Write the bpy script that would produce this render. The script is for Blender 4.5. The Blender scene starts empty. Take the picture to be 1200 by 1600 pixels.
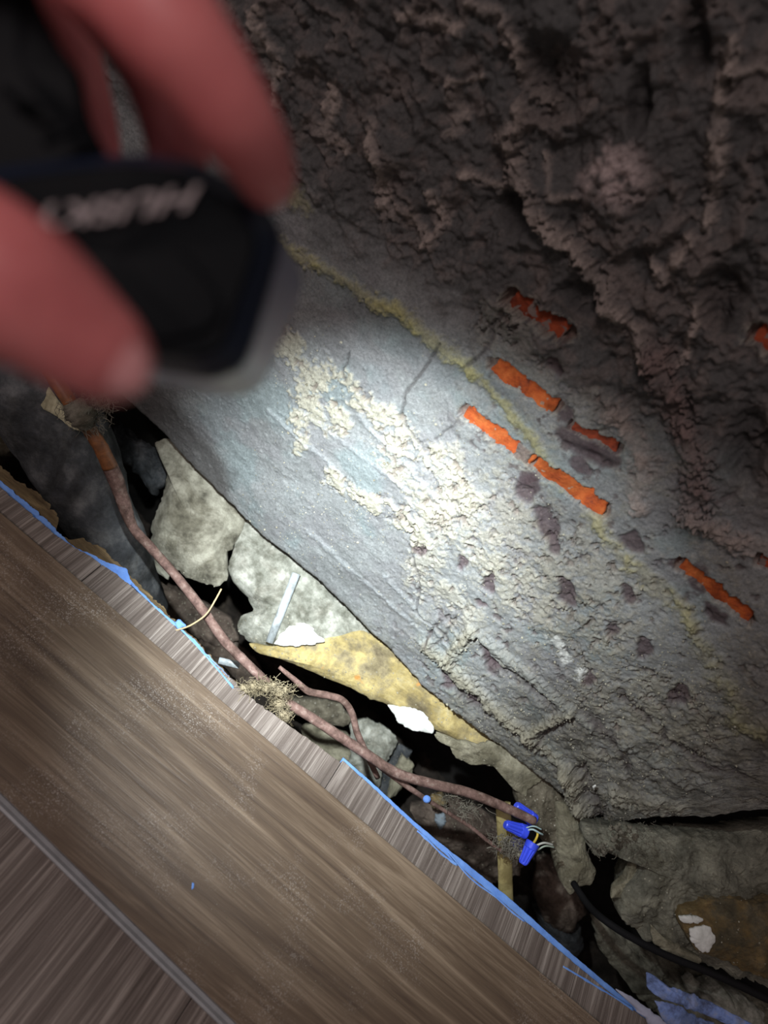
import bpy, math, random
import numpy as np
from mathutils import Vector, Matrix, noise as mnoise

# ------------------------------------------------------------------ camera
F = 1164.0                      # focal length in pixels of the 1200 x 1600 frame
PITCH, ROLL, CAMH = math.radians(45), math.radians(40), 0.60
X = Vector((1, 0, 0))
UP0 = Vector((0, math.sin(PITCH), math.cos(PITCH)))
D = Vector((0, math.cos(PITCH), -math.sin(PITCH)))
R = X * math.cos(ROLL) + UP0 * math.sin(ROLL)
U = -X * math.sin(ROLL) + UP0 * math.cos(ROLL)
CAM = Vector((0, 0, CAMH))
sc = bpy.context.scene
COL = sc.collection
cd = bpy.data.cameras.new('camera')
cam = bpy.data.objects.new('camera', cd)
COL.objects.link(cam)
cam.matrix_world = Matrix(((R.x, U.x, -D.x, CAM.x), (R.y, U.y, -D.y, CAM.y), (R.z, U.z, -D.z, CAM.z), (0, 0, 0, 1)))
cd.sensor_fit = 'VERTICAL'
cd.sensor_height = 36
cd.lens = F / 1600 * 36
cd.clip_start = 0.005
cd.dof.use_dof = True
cd.dof.focus_distance = 0.68
cd.dof.aperture_fstop = 5.4
sc.camera = cam

# ------------------------------------------------------------------ world and exposure
w = bpy.data.worlds.new('world')
sc.world = w
w.use_nodes = True
w.node_tree.nodes['Background'].inputs[0].default_value = (1.0, 0.90, 0.88, 1)
w.node_tree.nodes['Background'].inputs[1].default_value = 0.12
sc.view_settings.view_transform = 'Standard'
sc.view_settings.look = 'None'
sc.view_settings.exposure = 0.0
sc.view_settings.gamma = 1
sc.view_settings.use_curve_mapping = False


def ray(px, py):
    return R * ((px - 600) / F) + U * (-(py - 800) / F) + D


def at(px, py, d):
    return CAM + ray(px, py) * d


def on_z(px, py, z):
    v = ray(px, py)
    return CAM + v * ((z - CAM.z) / v.z)


def on_plane(px, py, p0, n):
    v = ray(px, py)
    return CAM + v * ((p0 - CAM).dot(n) / v.dot(n))


# room light: an added soft fill behind and above, modelling hand and wall relief
ld = bpy.data.lights.new('fill_light', 'AREA')
ld.shape = 'DISK'
ld.size = 0.6
ld.energy = 12.0
ld.color = (1.0, 0.83, 0.82)
lo = bpy.data.objects.new('fill_light', ld)
COL.objects.link(lo)
lo.location = (-0.7, -0.9, 1.9)
lo.rotation_euler = (Vector((0, 0.2, 0.2)) - lo.location).to_track_quat('-Z', 'Y').to_euler()

# the hand lamp's beam: a tight hot spot and a wider spill from the same lens
LENS = at(372, 452, 0.190)
for nm, tgt, en, ang, bl, col in (('torch_hot_spot', at(532, 865, 0.68), 33.0, 50, 1.0, (0.90, 0.97, 1.0)),
                                  ('torch_spill', at(610, 1010, 0.68), 15.0, 70, 1.0, (0.90, 0.97, 1.0))):
    sd = bpy.data.lights.new(nm, 'SPOT')
    sd.energy = en
    sd.spot_size = math.radians(ang)
    sd.spot_blend = bl
    sd.shadow_soft_size = 0.006
    sd.color = col
    so = bpy.data.objects.new(nm, sd)
    COL.objects.link(so)
    so.location = LENS
    so.rotation_euler = (tgt - LENS).to_track_quat('-Z', 'Y').to_euler()


# ------------------------------------------------------------------ materials
def mat_new(name):
    m = bpy.data.materials.new(name)
    m.use_nodes = True
    return m, m.node_tree.nodes, m.node_tree.links, m.node_tree.nodes['Principled BSDF']


def ramp(N, stops):
    r = N.new('ShaderNodeValToRGB')
    e = r.color_ramp.elements
    while len(e) < len(stops):
        e.new(0.5)
    for i, (p, c) in enumerate(stops):
        e[i].position = p
        e[i].color = (c[0], c[1], c[2], 1)
    return r


def noise_node(N, L, scale, detail=6, rough=0.6, vec=None, dist=0):
    n = N.new('ShaderNodeTexNoise')
    n.inputs['Scale'].default_value = scale
    n.inputs['Detail'].default_value = detail
    n.inputs['Roughness'].default_value = rough
    n.inputs['Distortion'].default_value = dist
    if vec is not None:
        L.new(vec, n.inputs['Vector'])
    return n


def rough_mat(name, stops, scale=30, rough=0.9, bump=0.5, bdist=0.001, bscale=500, detail=8, spec=0.25, stretch=None, speck=None, dirt=0.75):
    """mottled mineral or dusty surface: colour ramp over noise, fine bump, optional specks"""
    m, N, L, B = mat_new(name)
    tc = N.new('ShaderNodeTexCoord')
    vec = tc.outputs['Object']
    if stretch:
        mp = N.new('ShaderNodeMapping')
        mp.inputs['Scale'].default_value = stretch
        L.new(vec, mp.inputs['Vector'])
        vec = mp.outputs[0]
    n = noise_node(N, L, scale, detail, 0.68, vec)
    r = ramp(N, stops)
    L.new(n.outputs['Fac'], r.inputs[0])
    colout = r.outputs[0]
    # broad dirt staining of the thing itself
    nd = noise_node(N, L, scale * 0.45, 7, 0.72, vec, 0.6)
    rd = ramp(N, [(0.40, (0.42, 0.40, 0.36)), (0.56, (1.08, 1.08, 1.08))])
    L.new(nd.outputs['Fac'], rd.inputs[0])
    md = N.new('ShaderNodeMix')
    md.data_type = 'RGBA'
    md.blend_type = 'MULTIPLY'
    md.inputs[0].default_value = dirt
    L.new(colout, md.inputs[6])
    L.new(rd.outputs[0], md.inputs[7])
    colout = md.outputs[2]
    if speck:
        n3 = noise_node(N, L, speck[1], 3, 0.5, vec)
        r3 = ramp(N, [(speck[2], (0, 0, 0)), (speck[2] + 0.04, (1, 1, 1))])
        L.new(n3.outputs['Fac'], r3.inputs[0])
        mx = N.new('ShaderNodeMix')
        mx.data_type = 'RGBA'
        L.new(r3.outputs[0], mx.inputs[0])
        L.new(colout, mx.inputs[6])
        mx.inputs[7].default_value = (*speck[0], 1)
        colout = mx.outputs[2]
    L.new(colout, B.inputs['Base Color'])
    B.inputs['Roughness'].default_value = rough
    B.inputs['Specular IOR Level'].default_value = spec
    n2 = noise_node(N, L, bscale, 5, 0.7, tc.outputs['Object'])
    b = N.new('ShaderNodeBump')
    b.inputs['Strength'].default_value = bump
    b.inputs['Distance'].default_value = bdist
    L.new(n2.outputs['Fac'], b.inputs['Height'])
    L.new(b.outputs[0], B.inputs['Normal'])
    return m


def wood_mat(name, dark, mid, light, along='X', rough=0.42, fine=260.0, spec=0.5, bump=0.5, dust=0.25, contrast=(0.3, 0.7)):
    m, N, L, B = mat_new(name)
    tc = N.new('ShaderNodeTexCoord')
    st = (1, 17, 8) if along == 'X' else (75, 1.5, 8)
    mp = N.new('ShaderNodeMapping')
    mp.inputs['Scale'].default_value = st
    L.new(tc.outputs['Object'], mp.inputs['Vector'])
    n = noise_node(N, L, 3.4, 9, 0.66, mp.outputs[0], 0.9)
    st2 = (6, fine, 30) if along == 'X' else (fine, 6, 30)
    mp2 = N.new('ShaderNodeMapping')
    mp2.inputs['Scale'].default_value = st2
    L.new(tc.outputs['Object'], mp2.inputs['Vector'])
    n2 = noise_node(N, L, 2.2, 4, 0.6, mp2.outputs[0], 0.2)
    add = N.new('ShaderNodeMath')
    add.operation = 'MULTIPLY_ADD'
    L.new(n2.outputs['Fac'], add.inputs[0])
    add.inputs[1].default_value = 0.45
    L.new(n.outputs['Fac'], add.inputs[2])
    sub = N.new('ShaderNodeMath')
    sub.operation = 'SUBTRACT'
    L.new(add.outputs[0], sub.inputs[0])
    sub.inputs[1].default_value = 0.225
    r = ramp(N, [(contrast[0], dark), (0.5, mid), (contrast[1], light)])
    L.new(sub.outputs[0], r.inputs[0])
    # grey dust scattered on the surface
    n4 = noise_node(N, L, 14, 4, 0.6, tc.outputs['Object'])
    n5 = noise_node(N, L, 900, 2, 0.6, tc.outputs['Object'])
    mu = N.new('ShaderNodeMath')
    mu.operation = 'MULTIPLY'
    r4 = ramp(N, [(0.5, (0, 0, 0)), (0.72, (1, 1, 1))])
    r5 = ramp(N, [(0.56, (0, 0, 0)), (0.64, (1, 1, 1))])
    L.new(n4.outputs['Fac'], r4.inputs[0])
    L.new(n5.outputs['Fac'], r5.inputs[0])
    L.new(r4.outputs[0], mu.inputs[0])
    L.new(r5.outputs[0], mu.inputs[1])
    mu2 = N.new('ShaderNodeMath')
    mu2.operation = 'MULTIPLY'
    L.new(mu.outputs[0], mu2.inputs[0])
    mu2.inputs[1].default_value = dust * 2
    mx = N.new('ShaderNodeMix')
    mx.data_type = 'RGBA'
    L.new(mu2.outputs[0], mx.inputs[0])
    L.new(r.outputs[0], mx.inputs[6])
    mx.inputs[7].default_value = (0.5, 0.45, 0.4, 1)
    L.new(mx.outputs[2], B.inputs['Base Color'])
    B.inputs['Roughness'].default_value = rough
    B.inputs['Specular IOR Level'].default_value = spec
    b = N.new('ShaderNodeBump')
    b.inputs['Strength'].default_value = bump
    b.inputs['Distance'].default_value = 0.0006
    L.new(sub.outputs[0], b.inputs['Height'])
    L.new(b.outputs[0], B.inputs['Normal'])
    return m


def flat_mat(name, c, rough=0.5, spec=0.4, var=0.15, scale=60, bump=0.2, sss=0):
    return rough_mat(name, [(0.3, tuple(v * (1 - var) for v in c)), (0.7, tuple(min(1, v * (1 + var)) for v in c))],
                     scale, rough, bump, 0.0004, 400, 5, spec, dirt=0.0)


# ------------------------------------------------------------------ numpy noise
def vnoise(P, seed):
    """value noise of an (n,3) array, 0..1"""
    i = np.floor(P).astype(np.int64)
    f = P - i
    f = f * f * (3 - 2 * f)

    def h(a, b, c):
        n = (a * 374761393 + b * 668265263 + c * 2147483647 + seed * 974634777) & 0xffffffff
        n = ((n ^ (n >> 13)) * 1274126177) & 0xffffffff
        n = ((n ^ (n >> 16)) * 2246822519) & 0xffffffff
        return ((n ^ (n >> 15)) & 0xffffff) / float(0xffffff)
    a, b, c = i[:, 0], i[:, 1], i[:, 2]
    x, y, z = f[:, 0], f[:, 1], f[:, 2]
    r = 0
    for dx in (0, 1):
        for dy in (0, 1):
            for dz in (0, 1):
                wgt = (x if dx else 1 - x) * (y if dy else 1 - y) * (z if dz else 1 - z)
                r = r + wgt * h(a + dx, b + dy, c + dz)
    return r


def vnoise2(a, b, seed):
    i, j = np.floor(a).astype(np.int64), np.floor(b).astype(np.int64)
    x, y = a - i, b - j
    x, y = x * x * (3 - 2 * x), y * y * (3 - 2 * y)

    def h(p, q):
        n = (p * 374761393 + q * 668265263 + seed * 974634777) & 0xffffffff
        n = ((n ^ (n >> 13)) * 1274126177) & 0xffffffff
        n = ((n ^ (n >> 16)) * 2246822519) & 0xffffffff
        return ((n ^ (n >> 15)) & 0xffffff) / float(0xffffff)
    return (1 - x) * (1 - y) * h(i, j) + x * (1 - y) * h(i + 1, j) + (1 - x) * y * h(i, j + 1) + x * y * h(i + 1, j + 1)


def fbm2(a, b, freq, octv, seed, gain=0.55):
    r, amp, tot = 0, 1.0, 0
    for k in range(octv):
        r = r + amp * vnoise2(a * freq + 17.3 * k, b * freq - 9.1 * k, seed + k)
        tot += amp
        amp *= gain
        freq *= 2.03
    return r / tot


def fbm3(P, freq, octv, seed, gain=0.55):
    r, amp, tot = 0, 1.0, 0
    for k in range(octv):
        r = r + amp * vnoise(P * freq + 7.7 * k, seed + k)
        tot += amp
        amp *= gain
        freq *= 2.03
    return r / tot


def sstep(a, b, v):
    t = np.clip((v - a) / (b - a), 0, 1)
    return t * t * (3 - 2 * t)


# ------------------------------------------------------------------ mesh helpers
def link(name, verts, faces, mat, parent=None, smooth=True, cols=None):
    me = bpy.data.meshes.new(name)
    verts = np.asarray(verts, dtype=np.float32)
    if isinstance(faces, np.ndarray):
        me.vertices.add(len(verts))
        me.vertices.foreach_set('co', verts.ravel())
        nf, k = faces.shape
        me.loops.add(nf * k)
        me.loops.foreach_set('vertex_index', faces.ravel().astype(np.int32))
        me.polygons.add(nf)
        me.polygons.foreach_set('loop_start', np.arange(0, nf * k, k, dtype=np.int32))
        me.update(calc_edges=True)
    else:
        me.from_pydata([tuple(map(float, v)) for v in verts], [], faces)
        me.update()
    if smooth:
        me.polygons.foreach_set('use_smooth', np.ones(len(me.polygons), dtype=bool))
    if cols is not None:
        a = me.color_attributes.new('tint', 'FLOAT_COLOR', 'POINT')
        c4 = np.ones((len(verts), 4), dtype=np.float32)
        c4[:, :3] = cols
        a.data.foreach_set('color', c4.ravel())
    me.validate()
    if mat:
        me.materials.append(mat)
    o = bpy.data.objects.new(name, me)
    COL.objects.link(o)
    if parent:
        o.parent = parent
    return o


def tag(o, label=None, cat=None, group=None, kind=None):
    if label:
        o['label'] = label
    if cat:
        o['category'] = cat
    if group:
        o['group'] = group
    if kind:
        o['kind'] = kind
    return o


def empty(name, loc=(0, 0, 0)):
    o = bpy.data.objects.new(name, None)
    COL.objects.link(o)
    o.location = loc
    o.empty_display_size = 0.02
    return o


def catmull(pts, n=8):
    """pts: list of tuples (any length); returns array"""
    P = np.array(pts, dtype=float)
    P = np.vstack([2 * P[0] - P[1], P, 2 * P[-1] - P[-2]])
    out = []
    for i in range(1, len(P) - 2):
        for t in np.linspace(0, 1, n, endpoint=False):
            a, b, c, d = P[i - 1], P[i], P[i + 1], P[i + 2]
            out.append(0.5 * ((2 * b) + (c - a) * t + (2 * a - 5 * b + 4 * c - d) * t ** 2 + (3 * b - a - 3 * c + d) * t ** 3))
    out.append(P[-2])
    return np.array(out)


def tube_data(path, rad, seg=10, rough=0.0, seed=0, flat=1.0):
    P = np.array([tuple(p) for p in path], dtype=float)
    n = len(P)
    rad = np.full(n, rad) if np.isscalar(rad) else np.array(rad, dtype=float)
    T = np.gradient(P, axis=0)
    T /= np.linalg.norm(T, axis=1)[:, None] + 1e-12
    ref = np.array([0.3, -0.6, 0.7])
    V, Fc = [], []
    a = np.linspace(0, 2 * math.pi, seg, endpoint=False)
    for i in range(n):
        s = np.cross(T[i], ref)
        s /= np.linalg.norm(s) + 1e-9
        u = np.cross(s, T[i])
        ref = u
        for k in range(seg):
            V.append(P[i] + rad[i] * (math.cos(a[k]) * s + flat * math.sin(a[k]) * u))
    V = np.array(V)
    if rough > 0:
        nz = fbm3(V, 260, 3, seed) - 0.5
        C = np.repeat(P, seg, axis=0)
        V = V + (V - C) * (nz * rough * 4)[:, None]
    for i in range(n - 1):
        for k in range(seg):
            k2 = (k + 1) % seg
            Fc.append((i * seg + k, i * seg + k2, (i + 1) * seg + k2, (i + 1) * seg + k))
    base = len(V)
    V = np.vstack([V, P[0], P[-1]])
    for k in range(seg):
        k2 = (k + 1) % seg
        Fc.append((base, k2, k))
        Fc.append((base + 1, (n - 1) * seg + k, (n - 1) * seg + k2))
    return V, Fc


def tube(name, path, rad, mat, parent=None, seg=10, rough=0.0, seed=0, flat=1.0):
    V, Fc = tube_data(path, rad, seg, rough, seed, flat)
    return link(name, V, Fc, mat, parent)


def px_path(pts, n=8):
    """pts (px, py, depth) -> smooth world path"""
    c = catmull(pts, n)
    return [at(*p) for p in c]


def join_data(parts):
    V, Fc, b = [], [], 0
    for v, f in parts:
        V.append(np.asarray(v, dtype=float))
        Fc += [tuple(i + b for i in q) for q in f]
        b += len(v)
    return np.vstack(V), Fc


NC = Vector((0, -0.62, 0.78)).normalized()


def rock(name, pts, p0, mat, n=NC, thick=0.05, dome=0.012, rough=0.006, freq=28, seed=1, NB=150, M=24, jag=0.0025, parent=None, smooth=True, gain=0.6, centre=None, power=3.0):
    """closed irregular solid whose front outline is the given pixel outline unprojected on the plane (p0,n)"""
    n = Vector(n).normalized()
    W = np.array([tuple(on_plane(px, py, p0, n)) for px, py in pts])
    e1 = Vector((1, 0, 0))
    e1 = (e1 - n * e1.dot(n)).normalized()
    e2 = n.cross(e1)
    n_, e1, e2 = np.array(n), np.array(e1), np.array(e2)
    o = np.array(tuple(on_plane(centre[0], centre[1], p0, n))) if centre else W.mean(axis=0)
    Q = np.stack([(W - o) @ e1, (W - o) @ e2], 1)
    Qc = np.vstack([Q, Q[:1]])
    seg = np.linalg.norm(np.diff(Qc, axis=0), axis=1)
    s = np.concatenate([[0], np.cumsum(seg)])
    t = np.linspace(0, s[-1], NB, endpoint=False)
    bx, by = np.interp(t, s, Qc[:, 0]), np.interp(t, s, Qc[:, 1])
    for _ in range(2):
        bx = (np.roll(bx, 1) + bx * 2 + np.roll(bx, -1)) / 4
        by = (np.roll(by, 1) + by * 2 + np.roll(by, -1)) / 4
    r = np.hypot(bx, by) + 1e-9
    j = (fbm2(bx + 5, by + 5, 90, 4, seed + 50, 0.75) - 0.5) * 2 * jag * 2
    bx, by = bx * (1 + j / r), by * (1 + j / r)
    rings = 1 - (1 - np.linspace(0, 1, M + 1)[1:]) ** 1.4
    V = []
    for rr in rings:
        x, y = bx * rr, by * rr
        V.append(np.stack([x, y, dome * (1 - rr ** power) * np.ones(NB)], 1))
    backr = [0.97, 0.85, 0.6, 0.3]
    for k, rr in enumerate(backr):
        x, y = bx * rr, by * rr
        V.append(np.stack([x, y, np.full(NB, -thick * (0.35, 0.75, 0.95, 1.0)[k])], 1))
    V = np.vstack(V)
    V = np.vstack([V, [[0, 0, dome]], [[0, 0, -thick]]])
    amp = np.ones(len(V))
    nz = fbm2(V[:, 0] + seed * 1.37, V[:, 1] - V[:, 2] * 0.7 + seed, freq, 6, seed, gain) - 0.5
    rim = np.clip(np.hypot(V[:, 0], V[:, 1]) / (r.mean() + 1e-9), 0, 1)
    V[:, 2] += nz * rough * 2 * amp
    Wd = o + V[:, :1] * e1 + V[:, 1:2] * e2 + V[:, 2:3] * n_
    Fc = []
    tot = len(rings) + len(backr)
    for i in range(tot - 1):
        for k in range(NB):
            k2 = (k + 1) % NB
            Fc.append((i * NB + k, (i + 1) * NB + k, (i + 1) * NB + k2, i * NB + k2))
    c0, c1 = tot * NB, tot * NB + 1
    for k in range(NB):
        k2 = (k + 1) % NB
        Fc.append((c0, k, k2))
        Fc.append((c1, (tot - 1) * NB + k2, (tot - 1) * NB + k))
    return link(name, Wd, Fc, mat, parent, smooth)


def pebble_data(c, s, rnd, squash=(1, 1, 1)):
    """12-vertex jittered icosahedron"""
    t = (1 + 5 ** 0.5) / 2
    v = np.array([(-1, t, 0), (1, t, 0), (-1, -t, 0), (1, -t, 0), (0, -1, t), (0, 1, t), (0, -1, -t), (0, 1, -t), (t, 0, -1), (t, 0, 1), (-t, 0, -1), (-t, 0, 1)]) / 1.9
    v = v * np.array([[rnd.uniform(0.6, 1.25)] for _ in range(12)]) * s * np.array(squash)
    f = [(0, 11, 5), (0, 5, 1), (0, 1, 7), (0, 7, 10), (0, 10, 11), (1, 5, 9), (5, 11, 4), (11, 10, 2), (10, 7, 6), (7, 1, 8), (3, 9, 4), (3, 4, 2), (3, 2, 6), (3, 6, 8), (3, 8, 9), (4, 9, 5), (2, 4, 11), (6, 2, 10), (8, 6, 7), (9, 8, 1)]
    return v + np.array(tuple(c)), f


# ------------------------------------------------------------------ the plastered brick wall
WY0, WYK = 0.4795, -0.056        # wall face: y = WY0 + WYK * x
WN = Vector((WYK, -1, 0)).normalized()
WP = Vector((0, WY0, 0))


def on_wall(px, py, off=0.0):
    return on_plane(px, py, WP + WN * off, WN)


def poly_dist(PX, PY, pts):
    """distance in photo pixels to a polyline, and the parameter along it (0..1)"""
    best = np.full(PX.shape, 1e9)
    for (x0, y0), (x1, y1) in zip(pts[:-1], pts[1:]):
        dx, dy = x1 - x0, y1 - y0
        t = np.clip(((PX - x0) * dx + (PY - y0) * dy) / (dx * dx + dy * dy + 1e-9), 0, 1)
        best = np.minimum(best, np.hypot(PX - x0 - t * dx, PY - y0 - t * dy))
    return best


def build_wall():
    edge = [(-200, 270), (100, 545), (187, 632), (262, 703), (300, 744), (375, 819), (450, 881), (560, 986), (655, 1082), (700, 1117),
            (800, 1192), (890, 1268), (930, 1288), (1000, 1284), (1100, 1279), (1200, 1271), (1400, 1255), (1700, 1230)]
    ew = [on_wall(*p) for p in edge]
    ex, ez = [p.x for p in ew], [p.z for p in ew]
    nx, nz = 1180, 560
    xs = np.linspace(-0.62, 0.60, nx)
    zb = np.interp(xs, ex, ez)
    zb = zb + (fbm2(xs, xs * 0, 60, 4, 3) - 0.5) * 0.006
    t = np.linspace(0, 1, nz)
    Xg, T = np.meshgrid(xs, t)
    Z = zb[None, :] + (0.66 - zb[None, :]) * T
    Xg, Z = Xg.ravel(), Z.ravel()
    Y = WY0 + WYK * Xg
    # photo pixel of each wall point, used only to lay out stains, joints and clumps
    P = np.stack([Xg - CAM.x, Y - CAM.y, Z - CAM.z], 1)
    dd = P @ np.array(D)
    PX = 600 + F * (P @ np.array(R)) / dd
    PY = 800 - F * (P @ np.array(U)) / dd
    # low-frequency warp so nothing runs dead straight
    wx = (fbm2(Xg, Z, 45, 4, 11, 0.6) - 0.5) * 46
    wy = (fbm2(Xg, Z, 45, 4, 23, 0.6) - 0.5) * 46
    QX, QY = PX + wx * 0.55, PY + wy * 0.55
    n_big = fbm2(Xg, Z, 14, 5, 31)
    n_mid = fbm2(Xg, Z, 60, 5, 41, 0.62)
    n_fine = fbm2(Xg, Z, 260, 3, 51, 0.7)
    n_str = fbm2(Xg * 0.25, Z, 180, 4, 61, 0.6)        # troweling streaks along the wall
    H = (n_big - 0.5) * 0.010 + (n_mid - 0.5) * 0.0012 + (n_str - 0.5) * 0.0006
    n_spk = fbm2(Xg, Z, 330, 3, 57, 0.8)
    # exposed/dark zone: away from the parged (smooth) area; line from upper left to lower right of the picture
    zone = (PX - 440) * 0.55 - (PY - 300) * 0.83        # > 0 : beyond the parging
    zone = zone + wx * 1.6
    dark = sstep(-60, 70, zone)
    C = np.empty((len(Xg), 3))
    base = np.array([0.235, 0.248, 0.252])
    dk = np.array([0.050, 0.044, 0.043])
    C[:] = base
    v = (0.62 + 0.50 * fbm2(Xg, Z, 30, 5, 71, 0.62) + 0.30 * n_spk)[:, None]
    C *= v
    blue = sstep(0.52, 0.7, fbm2(Xg, Z, 22, 4, 81))[:, None]
    C = C * (1 - blue * 0.5) + np.array([0.20, 0.26, 0.27]) * blue * 0.5

    def mix(mask, col):
        nonlocal C
        mask = np.clip(mask, 0, 1)[:, None]
        C = C * (1 - mask) + np.array(col) * mask
    mix(dark * 0.85, dk)  # wall colour darkens across this line toward the upper right
    # rougher, dustier zone in the middle and right
    rz = sstep(560, 760, PX + (PY - 800) * 0.35 + wx) * (1 - dark)
    dusty = rz * sstep(0.40, 0.66, 0.5 * n_mid + 0.5 * fbm2(Xg, Z, 120, 4, 43, 0.7)) 
    mix(dusty * 0.55 * sstep(0.3, 0.6, n_spk), (0.29, 0.275, 0.22))
    H += dusty * 0.0008 * (0.4 + n_spk)
    H += (rz * 0.6 + dark) * (n_fine - 0.5) * 0.0012
    pk = rz * sstep(0.64, 0.72, fbm2(Xg, Z, 110, 4, 47, 0.65))
    H -= pk * 0.0022
    mix(pk * 0.75, (0.085, 0.062, 0.062))
    gp = (1 - dark) * sstep(0.50, 0.62, fbm2(Xg, Z, 26, 4, 49, 0.6))
    mix(gp * 0.35, (0.19, 0.185, 0.20))
    # blanket of lint and dirt over the lower right
    lr = sstep(1000, 1180, PY + (PX - 900) * 0.15 + wy)
    mix(lr * 0.75 * (0.4 + n_mid), (0.14, 0.13, 0.105))
    H += lr * ((n_fine - 0.45) * 0.0016 + (n_mid - .5) * 0.005)
    mix(lr * sstep(0.5, 0.7, n_spk) * 0.5, (0.27, 0.255, 0.20))
    mix(lr * sstep(0.52, 0.62, fbm2(Xg, Z, 80, 4, 59, .65)) * 0.6, (0.06, 0.055, 0.045))

    # smooth dark strip and chamfer at the bottom edge
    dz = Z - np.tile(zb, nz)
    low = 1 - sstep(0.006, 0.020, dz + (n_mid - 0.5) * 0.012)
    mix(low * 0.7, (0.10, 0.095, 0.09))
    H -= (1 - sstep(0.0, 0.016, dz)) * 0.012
    edge_dark = (1 - sstep(20, 48, poly_dist(QX, QY, [(190, 600), (270, 680), (330, 752)]))) * 0.8  # darker band along the lower left edge
    mix(edge_dark, (0.085, 0.08, 0.078))

    def clump(pts, wpx, strength=1.0, col=(0.43, 0.415, 0.335), h=0.0042, thr=0.47, soft=0.05, seed=5):
        nonlocal H
        d = poly_dist(QX, QY, pts)
        env = 1 - sstep(wpx * 0.35, wpx * 1.35, d)
        f = 0.55 * fbm2(Xg, Z, 70, 3, seed, 0.6) + 0.45 * fbm2(Xg, Z, 260, 3, seed + 3, 0.75)
        m = sstep(thr, thr + 0.07, f * 1.15 + env * 0.24 - 0.21) * sstep(0, .2, env)
        H += m * h * (0.25 + 0.9 * fbm2(Xg, Z, 240, 3, seed + 9, 0.7)) * strength * 0.55
        mix(m * 0.9 * strength, np.array(col) * 0.9)
        # crumbs broken out: small dark pits inside the clump
        pit = sstep(0, .3, env) * sstep(0.60, 0.65, fbm2(Xg, Z, 130, 4, seed + 77, 0.7)) * (0.25 + 0.75 * m)
        H -= pit * h * 0.9
        mix(pit * 0.7, (0.15, 0.115, 0.10))
    clump([(425, 520), (470, 560), (500, 590), (480, 625), (530, 655)], 26, seed=5)
    clump([(460, 650), (478, 680), (462, 700)], 13, seed=6)
    clump([(535, 590), (590, 640), (640, 690), (690, 730), (740, 790)], 22, seed=7, h=0.005)
    clump([(605, 705), (640, 760), (690, 800)], 20, seed=15, h=0.003, strength=.8)
    clump([(520, 750), (565, 780), (610, 795), (640, 815), (660, 845)], 17, seed=8, h=0.006)
    clump([(700, 800), (760, 860), (800, 900), (850, 960)], 34, strength=0.6, seed=9, thr=0.50, col=(0.42, 0.40, 0.32))
    clump([(760, 760), (820, 860), (900, 880), (960, 960)], 60, strength=0.5, seed=10, thr=0.54, col=(0.38, 0.36, 0.29))
    clump([(900, 1000), (960, 1080), (1060, 1120)], 70, strength=0.45, seed=12, thr=0.55, col=(0.30, 0.28, 0.21))
    clump([(770, 500), (830, 570), (880, 620), (940, 650)], 38, strength=0.45, seed=13, thr=0.5, col=(0.33, 0.33, 0.29))
    clump([(700, 720), (660, 900), (720, 960)], 30, strength=0.55, seed=14, thr=0.55, col=(0.45, 0.43, 0.35))

    def ridge(pts, wpx, h, col, mixs=0.9, br=0.35, seed=100, q=1.0):
        nonlocal H
        d = poly_dist(PX + wx * q, PY + wy * q, pts)
        m = (1 - sstep(wpx * 0.1, wpx * 1.25, d + (n_spk - 0.5) * wpx * 1.6)) * (1 - br * sstep(0.45, 0.6, fbm2(Xg, Z, 70, 4, seed, 0.6)))
        H += m * h * (0.6 + 0.8 * n_fine)
        mix(m * mixs, col)
    # sulphur-yellow mortar line
    ridge([(430, 375), (470, 398), (520, 425), (580, 462), (640, 500), (700, 550), (735, 582)], 14, 0.0040, (0.47, 0.45, 0.20), 0.9, 0.5, 101, 0.5)
    ridge([(735, 582), (780, 630), (820, 675), (850, 720), (880, 760)], 10, 0.003, (0.33, 0.31, 0.15), 0.8, 0.7, 102, 0.45)
    ridge([(925, 805), (945, 840), (985, 880), (1040, 930), (1080, 975)], 13, 0.003, (0.40, 0.37, 0.19), 0.75, 0.6, 103, 0.6)
    ridge([(1080, 975), (1100, 1030), (1140, 1075), (1150, 1120), (1190, 1140)], 19, 0.004, (0.30, 0.28, 0.14), 0.6, 0.6, 104, 0.8)
    ridge([(455, 300), (480, 330)], 14, 0.001, (0.38, 0.38, 0.20), 0.6, 0.3, 105)
    # crusty joints of the lower courses
    g = (0.30, 0.28, 0.21)
    gs = (0.24, 0.25, 0.23)
    ridge([(740, 985), (800, 1030), (860, 1080), (925, 1135)], 9, 0.0042, gs, 0.7, 0.0, 110, 0.12)
    ridge([(925, 1135), (1000, 1180), (1060, 1215), (1120, 1240)], 9, 0.003, gs, 0.35, 0.5, 111, 0.4)
    ridge([(668, 1012), (700, 1042), (750, 1080), (800, 1125), (838, 1160)], 12, 0.0065, g, 0.8, 0.15, 112, 0.3)
    ridge([(838, 1160), (880, 1195), (905, 1225)], 9, 0.005, g, 0.6, 0.3, 113, 0.3)
    ridge([(822, 1150), (855, 1125), (890, 1112)], 9, 0.006, g, 0.8, 0.1, 114, 0.3)
    ridge([(700, 1030), (722, 1000), (738, 985)], 12, 0.006, g, 0.8, 0.1, 115, 0.3)
    ridge([(885, 1205), (900, 1245), (915, 1275)], 12, 0.011, g, 0.7, 0.1, 116, 0.3)
    ridge([(960, 1240), (1000, 1250), (1060, 1262)], 12, 0.006, g, 0.5, 0.4, 117, 0.5)
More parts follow.
